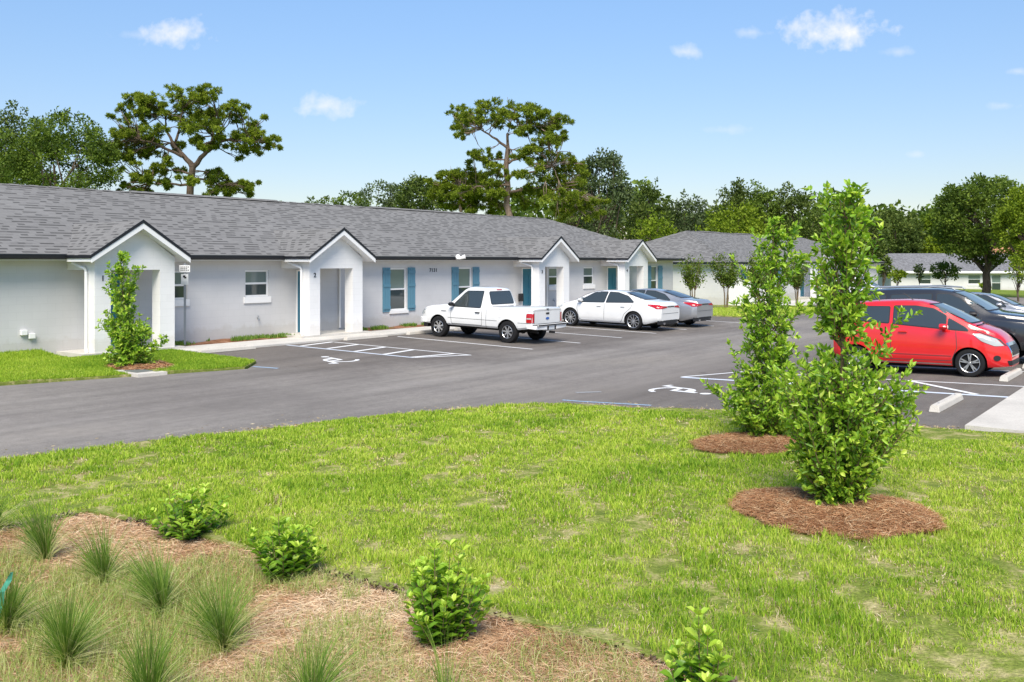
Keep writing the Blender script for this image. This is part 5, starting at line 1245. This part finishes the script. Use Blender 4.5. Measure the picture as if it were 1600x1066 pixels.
for px, py, r in ((725, 180, 12), (738, 178, 14), (755, 175, 14), (775, 172, 14), (800, 174, 14), (825, 178, 14), (845, 184, 13), (862, 190, 13), (875, 198, 11), (745, 192, 13), (768, 190, 11), (720, 194, 8), (722, 212, 6), (820, 194, 11), (842, 204, 12), (862, 210, 13),
                  (878, 214, 8), (868, 224, 10), (840, 222, 9), (815, 210, 7), (785, 188, 10), (750, 240, 8), (742, 243, 6), (765, 246, 8), (848, 240, 12), (870, 244, 14), (892, 252, 13), (830, 236, 9), (862, 262, 15), (888, 268, 13), (905, 262, 9), (842, 262, 10),
                  (812, 246, 8), (835, 284, 13), (858, 286, 14), (882, 290, 12), (905, 285, 9), (815, 275, 7), (765, 262, 9), (780, 272, 8), (762, 290, 10), (742, 296, 11), (725, 300, 9), (835, 305, 12), (860, 308, 13), (885, 312, 13), (772, 305, 11), (908, 305, 10), (812, 298, 9), (905, 325, 12), (880, 330, 12), (930, 335, 9), (925, 315, 9), (820, 318, 9)):
    cls.append((*lq(px, py, random.uniform(-2.4, 2.4)), r * sc * 1.05))
fq = lq(794, 232)
pine('tall pine with a pale bare trunk and lopsided crown above the middle of the roof', place(796, Yq), Yq, cls, fq, .33, 12,
     [(fq, lq(798, 192, .3), .13), (fq, lq(752, 205, -.8), .12), (lq(795, 255), lq(858, 228, .8), .11), (lq(795, 275), lq(862, 262, -.9), .11), (lq(796, 300), lq(870, 296, .6), .11), (lq(796, 290), lq(745, 292, -.4), .09), (lq(796, 250), lq(760, 250, .7), .07), (lq(798, 200), lq(845, 200, -.6), .07)], ll=.25, dens=.95)

bt('broadleaf_tree', 'big dark broadleaf tree at the far left behind the roof', 100, 178, 150, 62, 'green', 21, 345, nclump=130, per=150, ragged=.7, rcs=.66)
bt('broadleaf_tree', 'ragged tree cut by the left edge of the picture, behind the roof', 12, 158, 120, 70, 'oak', 22, 345, nclump=50, per=140, ragged=.6)
bt('broadleaf_tree', 'low distant tree at the far left edge over the ridge', -40, 175, 120, 58, 'green', 23, 345, nclump=40, per=120)
bt('broadleaf_tree', 'small far tree just showing over the ridge left of centre', 505, 309, 60, 130, 'oak', 24, 330, nclump=24, per=50)
bt('broadleaf_tree', 'far tree low over the ridge, second from the left of the centre group', 548, 300, 60, 125, 'green', 25, 335, nclump=26, per=50)
bt('broadleaf_tree', 'dark rounded far tree over the ridge left of the middle pine', 600, 282, 90, 110, 'grey', 26, 345, nclump=34, per=60)
bt('broadleaf_tree', 'dark grey green tree just left of the short pine', 660, 276, 90, 105, 'oak', 27, 345, nclump=34, per=66)
def short_pine():
    Ys = 76.; s_ = Ys / 1450; g = gz_at(place(722, Ys), Ys) - .05; cl = []
    for px, py, r in ((700, 278, 11), (715, 268, 12), (732, 266, 11), (748, 276, 12), (690, 290, 10), (708, 292, 12), (730, 290, 13), (755, 292, 12), (770, 296, 10), (695, 306, 11), (718, 310, 13), (742, 308, 13), (765, 312, 12), (735, 322, 12), (705, 320, 10), (680, 296, 7), (775, 325, 12)):
        cl.append(((px - 722) * s_, random.uniform(-2, 2), topz(py, Ys) - g, r * s_ * 1.1))
    pine('short bushy pine left of the tall bare-trunked pine', place(722, Ys), Ys, cl, (0, 0, topz(300, Ys) - g), .2, 14, [((0, 0, topz(315, Ys) - g), ((750 - 722) * s_, .4, topz(300, Ys) - g), .08)], ll=.3, dens=1.)
short_pine()
bt('broadleaf_tree', 'tall dark feathery tree right of the lopsided pine', 942, 230, 84, 84, 'grey', 28, 400, nclump=64, per=95, ragged=.9)
bt('broadleaf_tree', 'dark tree filling the gap behind the lopsided pine', 900, 262, 70, 95, 'oak', 29, 400, nclump=40, per=80)
bt('broadleaf_tree', 'dark tree with thin top over the end of the long roof', 1012, 280, 80, 92, 'oak', 30, 410, nclump=46, per=80, ragged=.8)
bt('broadleaf_tree', 'bright yellow green young tree just above the gap between the roofs', 1020, 330, 70, 76, 'yellow', 31, 420, nclump=34, per=100)
bt('broadleaf_tree', 'grey green tree behind the near end of the second roof', 1078, 303, 84, 94, 'grey', 32, 420, nclump=44, per=76)
bt('broadleaf_tree', 'wide yellow green tree behind the ridge of the second building', 1145, 316, 110, 86, 'yellow', 33, 420, nclump=50, per=90)
bt('broadleaf_tree', 'tall ragged dark tree behind the second building, left of the pair', 1150, 280, 76, 100, 'oak', 34, 420, nclump=44, per=80, ragged=.9)
bt('broadleaf_tree', 'tallest dark tree behind the second building', 1195, 274, 74, 96, 'green', 35, 420, nclump=46, per=84, ragged=.9)
bt('broadleaf_tree', 'broad dark tree behind the right half of the second roof', 1240, 285, 84, 96, 'oak', 36, 430, nclump=46, per=84, ragged=.7)
bt('broadleaf_tree', 'lower olive tree between the second roof and the tall shrub', 1290, 312, 80, 100, 'green', 37, 430, nclump=40, per=76)
bt('broadleaf_tree', 'dark green tree right behind the top of the tall shrub', 1345, 318, 84, 112, 'oak', 38, 430, nclump=40, per=70)
bt('broadleaf_tree', 'olive tree above the left end of the bungalow roof', 1398, 322, 80, 136, 'oak', 39, 430, nclump=44, per=62)
bt('broadleaf_tree', 'yellowish tree above the middle of the bungalow roof', 1450, 338, 84, 138, 'yellow', 40, 430, nclump=44, per=62)
bt('broadleaf_tree', 'small rounded dark tree on the skyline left of the big right oak', 1462, 332, 40, 150, 'grey', 41, 430, nclump=26, per=44)
bt('broadleaf_tree', 'pale olive tree left of the big right oak behind the bungalow', 1500, 342, 70, 136, 'green', 42, 430, nclump=36, per=60)
bt('oak_tree', 'large spreading oak with drooping branches on the right', 1540, 277, 150, 88, 'green', 43, 414, nclump=120, per=120, ragged=.9, rcs=.62, trunk=.42, group=None)
bt('oak_tree', 'bright green oak cut by the right edge of the picture', 1612, 287, 110, 80, 'yellow', 44, 425, nclump=130, per=120, rcs=.7, ragged=.7, trunk=.4, group=None)
bt('columnar_shrub', 'dark egg-shaped evergreen at the left end of the bungalow', 1380, 392, 24, 92, 'oak', 45, 437, nclump=24, per=150, ragged=.1, group=None)
G2 = 'young plants by the bungalow'
bt('young_tree', 'yellow green bush at the left end of the bungalow wall', 1402, 420, 28, 96, 'yellow', 46, 440, nclump=20, per=120, group=G2)
bt('young_tree', 'thin grey sapling against the bungalow wall', 1436, 414, 14, 96, 'grey', 47, 440, nclump=14, per=90, group=G2, trunk=.04)
bt('young_tree', 'green young tree against the middle of the bungalow wall', 1478, 408, 42, 94, 'green', 48, 438, nclump=26, per=110, group=G2)
bt('bush', 'small round bush at the foot of the bungalow wall left of the oak trunk', 1539, 443, 17, 100, 'yellow', 49, 453, nclump=14, per=110, group=G2)
bt('young_tree', 'yellow green tree at the right edge in front of the oaks', 1592, 395, 36, 70, 'yellow', 50, 448, nclump=26, per=130, group=G2)
# far wood closing the horizon
def wood():
    global rng
    rng = np.random.default_rng(77)
    x = np.linspace(-140, 190, 300); P = []; T = []
    for q in x:
        y = 175 + rng.uniform(-12, 12); h = (9.5 if q < -8 else 14.5 if q < 62 else 11.0) + 2.6 * math.sin(q * .11) + 2.0 * math.sin(q * .31 + 1) + rng.uniform(-1.5, 1.5)
        n = 230; p = np.stack([q + rng.normal(0, 1.6, n), y + rng.normal(0, 2, n), -1.5 + h * rng.uniform(0, 1, n) ** .8], 1); P.append(p); T.append(np.clip(rng.normal(rng.uniform(.2, .7), .2, n), 0, 1))
    P = np.concatenate(P); T = np.concatenate(T); n = len(P)
    tag(leafobj('far_wood', P, rdir(n), rng.uniform(.7, 1.5, n), rng.uniform(.5, 1.1, n), T, LEAF['green']), 'far dark wood closing the horizon behind everything', 'wood', kind='stuff')
wood()
bt('broadleaf_tree', 'dark tree low in the gap left of the bright yellow green tree', 985, 305, 80, 100, 'oak', 52, 420, nclump=40, per=80)
bt('broadleaf_tree', 'olive tree just right of the bright yellow green tree behind the roof gap', 1052, 318, 70, 104, 'green', 53, 420, nclump=36, per=80)
bt('broadleaf_tree', 'low dark tree behind the start of the second ridge', 1106, 322, 70, 108, 'oak', 54, 420, nclump=36, per=76)

# -------- crepe myrtles in front of the second building
def myrtle(label, px, Y, top_py, wpx, seed, dens=1.):
    global rng
    rng = np.random.default_rng(seed); random.seed(seed)
    X = place(px, Y); g = gz_at(X, Y); root = empty('crepe_myrtle', (X, Y, g)); tag(root, label, 'tree', 'young crepe myrtles by the second building')
    Ht = topz(top_py, Y) - g; W_ = wpx * Y / 1450 / 2; tk = MB(); P = []; Dd = []; T = []
    for k in range(3):
        a = 2.1 * k + rng.uniform(0, 1); m = Vector((math.cos(a) * .14, math.sin(a) * .14, Ht * .36)); limb(tk, (math.cos(a) * .05, math.sin(a) * .05, 0), m, .035, .028, 4, .02, 6)
        for j in range(8):
            b = a + rng.normal(0, 1.0); rr = W_ * rng.uniform(.25, 1.0); e = Vector((math.cos(b) * rr, math.sin(b) * rr, Ht * rng.uniform(.55, 1) * (1 - .12 * rr / W_)))
            pts = limb(tk, m, e, .02, .006, 6, .08, 4)
            for q in pts[2:]:
                for _ in range(int(16 * dens)):
                    P.append(np.array(q) + rng.normal(0, .09, 3)); Dd.append(rdir(1)[0] + np.array([0, 0, .3])); T.append(np.clip(rng.normal(.5, .25), 0, 1))
    tk.build('trunk', MT['twig'], root, smooth=True, fix=False); P = np.array(P); n = len(P)
    leafobj('crown', P, np.array(Dd), rng.uniform(.08, .16, n), rng.uniform(.05, .09, n), np.array(T), LEAF['green'], root)
myrtle('sparse crepe myrtle nearest the corner of the long building', 1082, 47, 398, 50, 61, .75)
myrtle('fuller crepe myrtle, second from the long building, on the grass island', 1135, 49.5, 392, 56, 62, 1.2)
myrtle('crepe myrtle just left of the tall shrub, third on the grass island', 1183, 51, 392, 46, 63, 1.3)
myrtle('crepe myrtle seen between the two tall shrubs, farthest on the grass island', 1246, 53, 402, 40, 64, 1.4)

# -------- tall planted shrubs with a leader and ascending leafy branches
def tall_shrub(name, label, X, Y, Ht, prof, nb, seed, leafL=.062, group='tall young planted trees', lean=(0, 0), leafm='shrub', side=None, z0=.0, npl=1., shoots=16, gap=None):
    """prof: list of (height, crown radius); nb branches"""
    global rng
    rng = np.random.default_rng(seed); random.seed(seed)
    g = gz_at(X, Y) + .06 + z0; root = empty(name, (X, Y, g)); tag(root, label, 'shrub', group)
    tk = MB(); ph = np.array(prof); P = []; Dd = []; T = []
    lead = [Vector((lean[0] * t + .02 * math.sin(7 * t), lean[1] * t + .02 * math.cos(5 * t), Ht * t)) for t in np.linspace(0, .97, 14)]
    tk.tube(lead, [.026 * (1 - .85 * k / 13) + .003 for k in range(14)], 7, cap=False)
    def leafy(pts, start, sp_, first):
        # leaves along a path
        segs = [(pts[i + 1] - pts[i]).length for i in range(len(pts) - 1)]; tot = sum(segs); s = tot * start; k = 0; ang = random.uniform(0, 6)
        while s < tot:
            acc_ = 0
            for i, l_ in enumerate(segs):
                if acc_ + l_ >= s: break
                acc_ += l_
            t = (s - acc_) / max(l_, 1e-6); p = pts[i].lerp(pts[i + 1], t); ax = (pts[i + 1] - pts[i]).normalized()
            a = ax.orthogonal().normalized(); b = ax.cross(a); ang += 2.4; d = (a * math.cos(ang) + b * math.sin(ang)) * rng.uniform(.6, 1.1) + ax * rng.uniform(.25, .9) + Vector((0, 0, .15))
            P.append(tuple(p)); Dd.append(tuple(d)); tipness = s / tot
            T.append(min(1, max(0, rng.normal(.36 + .30 * tipness ** 3, .24)))); s += sp_ * rng.uniform(.6, 1.4)
        for _ in range(6):     # terminal cluster, young leaves
            d = (pts[-1] - pts[-2]).normalized() + Vector(rng.normal(size=3)) * .5; P.append(tuple(pts[-1])); Dd.append(tuple(d)); T.append(min(1, max(0, rng.normal(.72, .18))))
    if gap: leafy(lead[:6], .25, .03, 0); leafy(lead[8:], .0, .022, 0)
    else: leafy(lead, .2, .028, 0)
    for k in range(nb):
        hz = float(np.interp(rng.uniform(0, 1), np.linspace(0, 1, len(cum_(ph, Ht)[0])), cum_(ph, Ht)[0])) if 0 else None
        # choose tip height weighted by crown radius
        while True:
            h = rng.uniform(.02, 1) * Ht; r_ = float(np.interp(h, ph[:, 0], ph[:, 1]))
            if rng.uniform(0, ph[:, 1].max()) < (r_ + .03) * (1 if h < 1.45 else .6): break
        az = rng.uniform(0, 2 * math.pi); lob_ = (.50 if h > 1.45 or h < .0 else .74) + (.62 if h > 1.45 else .36) * max(0., .5 + .5 * math.sin(2 * az + 4.1 * h + seed) * math.cos(6.3 * h + az + seed * 2)); rr = r_ * lob_ * rng.uniform(.35, 1.12) ** .8; tip = Vector((math.cos(az) * rr + lean[0] * h / Ht, math.sin(az) * rr + lean[1] * h / Ht, h))
        if gap and gap[0] < h < gap[1] and rng.uniform() < .55: continue
        hb = max(.03, h - rr * rng.uniform(.9, 1.7) - .08)
        if gap and h > gap[1]: hb = max(hb, gap[1] - .3)
        st = Vector((lean[0] * hb / Ht, lean[1] * hb / Ht, hb))
        n = 6; pts = []
        for j in range(n + 1):
            t = j / n; p = st.lerp(tip, t); p.z = st.z + (tip.z - st.z) * (t ** 1.35); p += Vector(rng.normal(size=3)) * .008; pts.append(p)
        tk.tube(pts, [.008 * (1 - .8 * j / n) + .0012 for j in range(n + 1)], 4, cap=False)
        leafy(pts, .22 if rr > .2 else .1, .026 / npl, 0)
        for _ in range(2):      # side twigs
            j = int(rng.integers(2, n)); e = pts[j] + (Vector(rng.normal(size=3)) * .5 + Vector((math.cos(az), math.sin(az), .9)) * .6).normalized() * rng.uniform(.07, .17); tw = [pts[j], pts[j].lerp(e, .5) + Vector((0, 0, .01)), e]
            tk.tube(tw, [.003, .002, .001], 3, cap=False); leafy(tw, .15, .026 / npl, 0)
    for _ in range(shoots):      # long upright shoots standing proud of the crown
        h = rng.uniform(.12, .8) * Ht
        if gap and gap[0] - .45 < h < gap[1]: continue
        r_ = float(np.interp(h, ph[:, 0], ph[:, 1])); az = rng.uniform(0, 2 * math.pi)
        st = Vector((lean[0] * h / Ht + math.cos(az) * r_ * .35, lean[1] * h / Ht + math.sin(az) * r_ * .35, h)); e = st + Vector((math.cos(az) * rng.uniform(.10, .34), math.sin(az) * rng.uniform(.10, .34), rng.uniform(.30, .55)))
        pts = [st.lerp(e, t) - Vector((0, 0, .05 * math.sin(math.pi * t))) for t in np.linspace(0, 1, 7)]
        tk.tube(pts, [.006 - .0008 * j for j in range(7)], 4, cap=False); leafy(pts, .15, .024, 0)
    for sd_ in (side or []):
        a, e = Vector(sd_[0]), Vector(sd_[1]); pts = [a.lerp(e, t) - Vector((0, 0, .10 * math.sin(math.pi * t))) for t in np.linspace(0, 1, 9)]
        tk.tube(pts, [.008 - .0008 * j for j in range(9)], 5, cap=False); leafy(pts, .3, .016, 0)
        for _ in range(8):
            j = int(rng.integers(3, 8)); e2 = pts[j] + Vector((rng.normal() * .08, rng.normal() * .08, rng.uniform(.05, .18))); leafy([pts[j], pts[j].lerp(e2, .5), e2], .1, .018, 0)
    tk.build('trunk', MT['twig'], root, smooth=True, fix=False); P = np.array(P); n = len(P)
    leafobj('crown', P, np.array(Dd), leafL * rng.uniform(.45, 1.3, n), leafL * .45 * rng.uniform(.6, 1.25, n), np.array(T), LEAF[leafm], root, shape='hex', fold=.18, up=.6)
    print(name, n)
def cum_(a, b): return (a,)
X1, Y1 = 3.12, 8.9
tall_shrub('tall_shrub', 'tallest leafy planted tree, nearest the camera, in the longest pine straw ring', X1, Y1, 3.12,
           [(0, .06), (.12, .14), (.3, .28), (.6, .46), (.9, .62), (1.15, .68), (1.35, .60), (1.5, .42), (1.62, .22), (1.80, .17), (1.94, .26), (2.1, .35), (2.3, .31), (2.55, .27), (2.8, .22), (3.0, .13), (3.12, .03)], 330, 71, .074,
           lean=(.10, 0), gap=(1.55, 1.84), side=[((.03, -.1, 1.2), (.55, -.15, 1.92)), ((0, 0, 1.0), (.78, -.1, 1.18)), ((.03, 0, 2.1), (-.10, .0, 3.10)), ((.0, 0, .7), (.62, .1, .95))])
tall_shrub('tall_shrub', 'second tall leafy planted tree, half hidden behind the nearest one', 3.42, 12.65, 3.05,
           [(0, .1), (.12, .30), (.35, .52), (.6, .62), (.85, .52), (1.1, .34), (1.3, .34), (1.6, .46), (1.9, .46), (2.1, .22), (2.3, .30), (2.5, .30), (2.75, .18), (3.0, .06)], 190, 72, .080,
           lean=(.16, 0), side=[((0, 0, .35), (-.72, -.1, .72)), ((0, 0, .2), (-.55, -.2, .45)), ((.1, 0, 2.2), (.48, 0, 2.9)), ((.1, 0, 2.0), (.62, .1, 2.5))])
tall_shrub('tall_shrub', 'slim planted tree in the left lawn island in front of the first porch', -9.0, 21.9, 2.72,
           [(0, .2), (.12, .66), (.3, .62), (.5, .42), (.8, .50), (1.1, .56), (1.35, .50), (1.6, .30), (1.8, .34), (2.0, .34), (2.2, .26), (2.4, .12), (2.7, .04)], 135, 73, .095,
           lean=(-.25, 0), side=[((0, 0, .5), (-.72, 0, 1.05)), ((0, 0, .2), (.85, 0, .6)), ((-.15, 0, 1.5), (.15, 0, 2.3))])

# -------- broadleaved low shrubs at the bed edge
def low_shrub(label, X, Y, w_, h_, seed, ns=38, leafL=.085, zo=0.):
    global rng
    rng = np.random.default_rng(seed); random.seed(seed)
    g = gz_at(X, Y) + .02 + zo; root = empty('low_shrub', (X, Y, g)); tag(root, label, 'shrub', 'broadleaved shrubs along the bed edge')
    tk = MB(); P = []; Dd = []; T = []; L = []
    for k in range(ns):
        az = rng.uniform(0, 2 * math.pi); q = rng.uniform(0, 1) ** .5; rr = w_ / 2 * q * (.88 + .22 * math.sin(3 * az + seed)); hh = h_ * (1 - .45 * q ** 2) * rng.uniform(.5, 1.12)
        tip = Vector((math.cos(az) * rr, math.sin(az) * rr, hh)); pts = [Vector((math.cos(az) * .03, math.sin(az) * .03, 0)).lerp(tip, t) + Vector((0, 0, -.10 * h_ * math.sin(math.pi * t) * q)) for t in np.linspace(0, 1, 7)]
        tk.tube(pts, [.006 - .0007 * j for j in range(7)], 5, cap=False)
        ang = random.uniform(0, 6)
        for j, t in enumerate(np.linspace(.22, 1, 8)):
            p = pts[min(5, int(t * 6))].lerp(pts[min(6, int(t * 6) + 1)], t * 6 - int(t * 6)) if t < 1 else pts[6]
            for s_ in (0, math.pi):
                a = ang + j * 1.57 + s_; d = Vector((math.cos(a), math.sin(a), .35 + .5 * t ** 3)); P.append(tuple(p)); Dd.append(tuple(d)); T.append(np.clip(rng.normal(.22 + .45 * t ** 2 * (hh / h_), .12), 0, 1)); L.append(leafL * rng.uniform(.75, 1.15) * (.8 if t > .95 else 1))
        for _ in range(4):
            d = Vector((rng.normal() * .5, rng.normal() * .5, 1)); P.append(tuple(pts[6])); Dd.append(tuple(d)); T.append(np.clip(rng.normal(.85, .12), 0, 1)); L.append(leafL * .6)
    tk.build('stems', MT['twig'], root, smooth=True, fix=False); P = np.array(P); L = np.array(L)
    leafobj('foliage', P, np.array(Dd), L, L * .52, np.array(T), LEAF['hydr'], root, shape='hex', fold=.14, up=2.5)
low_shrub('loose leafy shrub farthest left at the turf edge, near the top of the straw bed', -2.98, 8.45, .80, .46, 81, 34, .092)
low_shrub('rounded leafy shrub second from the left along the turf edge', -1.80, 7.30, .62, .48, 82, 36, .094)
low_shrub('largest bright leafy shrub in the bottom centre at the turf edge', -.46, 5.95, .62, .58, 83, 56, .088)
low_shrub('leafy shrub cut off by the bottom edge, pale young leaves on top', 1.0, 4.85, .50, .55, 84, 26, .095)

# -------- tufts of fine ornamental grass
def tuft(label, X, Y, h_, spread, seed, n=560, lean=0., first=None):
    global rng
    rng = np.random.default_rng(seed)
    g = gz_at(X, Y) + .01; root = empty('grass_tuft', (X, Y, g)); tag(root, label, 'ornamental grass', 'fine grass tufts in the straw bed')
    az = rng.uniform(0, 2 * math.pi, n); q = rng.uniform(0, 1, n) ** .6; hgt = h_ * rng.uniform(.35, 1.15, n); out = spread * q * rng.gamma(2.2, .55, n)
    droop = rng.uniform(0, .35, n) * q; straw = rng.uniform(0, 1, n) < .26; out = np.where(straw, out * 1.9, out); hgt = np.where(straw, hgt * .62, hgt)
    d = np.stack([np.cos(az), np.sin(az)], 1); b = d * (.05 * rng.uniform(.1, 1, n))[:, None]; M_ = 6; Vs = []; wd = .0030 * rng.uniform(.8, 1.3, n)
    wob = rng.normal(0, .045, (n, 2))
    s = np.stack([-np.sin(az + 1.2), np.cos(az + 1.2)], 1)
    for k in range(M_):
        t = k / (M_ - 1); xy = b + d * (out * t ** 1.8)[:, None]; xy[:, 0] += (lean + wob[:, 0]) * t ** 1.6; xy[:, 1] += wob[:, 1] * t ** 2; z = hgt * (t - droop * t ** 3)
        ww = (wd * (1 - .85 * t))[:, None]
        Vs.append(np.concatenate([xy + s * ww, z[:, None]], 1)); Vs.append(np.concatenate([xy - s * ww, z[:, None]], 1))
    V = np.stack(Vs, 1).reshape(-1, 3); bb = np.arange(n)[:, None] * 2 * M_
    F = np.concatenate([bb + [2 * k, 2 * k + 1, 2 * k + 3, 2 * k + 2] for k in range(M_ - 1)], 1).reshape(-1, 4)
    ti = np.where(straw, rng.uniform(.75, 1, n), np.clip(rng.normal(.24, .20, n), 0, 1))
    fastmesh('blades', V, 0, F, np.repeat(ti, 2 * M_), LEAF['muhly'], root)
    return root
tuft('upright grass tuft near the top left corner of the straw bed', -3.98, 7.9, .62, .20, 91, lean=-.14)
tuft('grass tuft just right of the one at the bed top, leaning left', -3.22, 7.30, .50, .20, 92, lean=-.10)
tuft('dense dark grass tuft in the middle of the left group', -2.50, 6.60, .55, .22, 93, lean=-.16)
tuft('wide grass tuft in the bottom left with straw coloured outer blades', -2.76, 5.75, .50, .26, 94, 700)
tuft('bushy grass tuft right of the middle of the left group', -1.86, 5.95, .50, .26, 95, 700, lean=-.08)
tuft('grass tuft cut by the left edge with a green plastic strip in it', -3.46, 6.35, .45, .2, 96, 620, lean=.02)
tuft('tall thin grass tuft cut off by the bottom edge left of centre', -2.02, 5.15, .52, .18, 97, 520)
tuft('pale wispy grass tuft at the bottom edge between two bushier ones', -1.10, 5.10, .46, .28, 98, 420)
tuft('few thin blades in front of the largest bright shrub', -.36, 5.12, .48, .14, 99, 70)
tuft('grass tuft cut by the left edge near the bed top', -4.98, 8.9, .45, .22, 100, 500, lean=-.05)
def strip_obj():
    m = MB(); 
    pts = [(-.02, 0, 0), (-.012, .012, .09), (.0, -.01, .18), (.03, .008, .25), (.045, -.006, .31)]; vs = []
    for i, (x, y, z) in enumerate(pts):
        w_ = (.018, .026, .016, .018, .007)[i]; vs += [(x - w_, y, z), (x + w_, y + .012, z), (x + w_, y + .016, z), (x - w_, y + .004, z)]
    fs = []
    for i in range(4):
        for k in range(4): fs.append((i * 4 + k, i * 4 + (k + 1) % 4, (i + 1) * 4 + (k + 1) % 4, (i + 1) * 4 + k))
    fs += [(3, 2, 1, 0), (16, 17, 18, 19)]
    m.add(vs, fs); o = m.build('plastic_strip', MT['tarp'], None, (-3.47, 6.28, gz_at(-3.44, 6.28) + .12), (0, .1, .3)); tag(o, 'crumpled green plastic strip sticking up from a grass tuft at the left edge', 'plastic')
strip_obj()
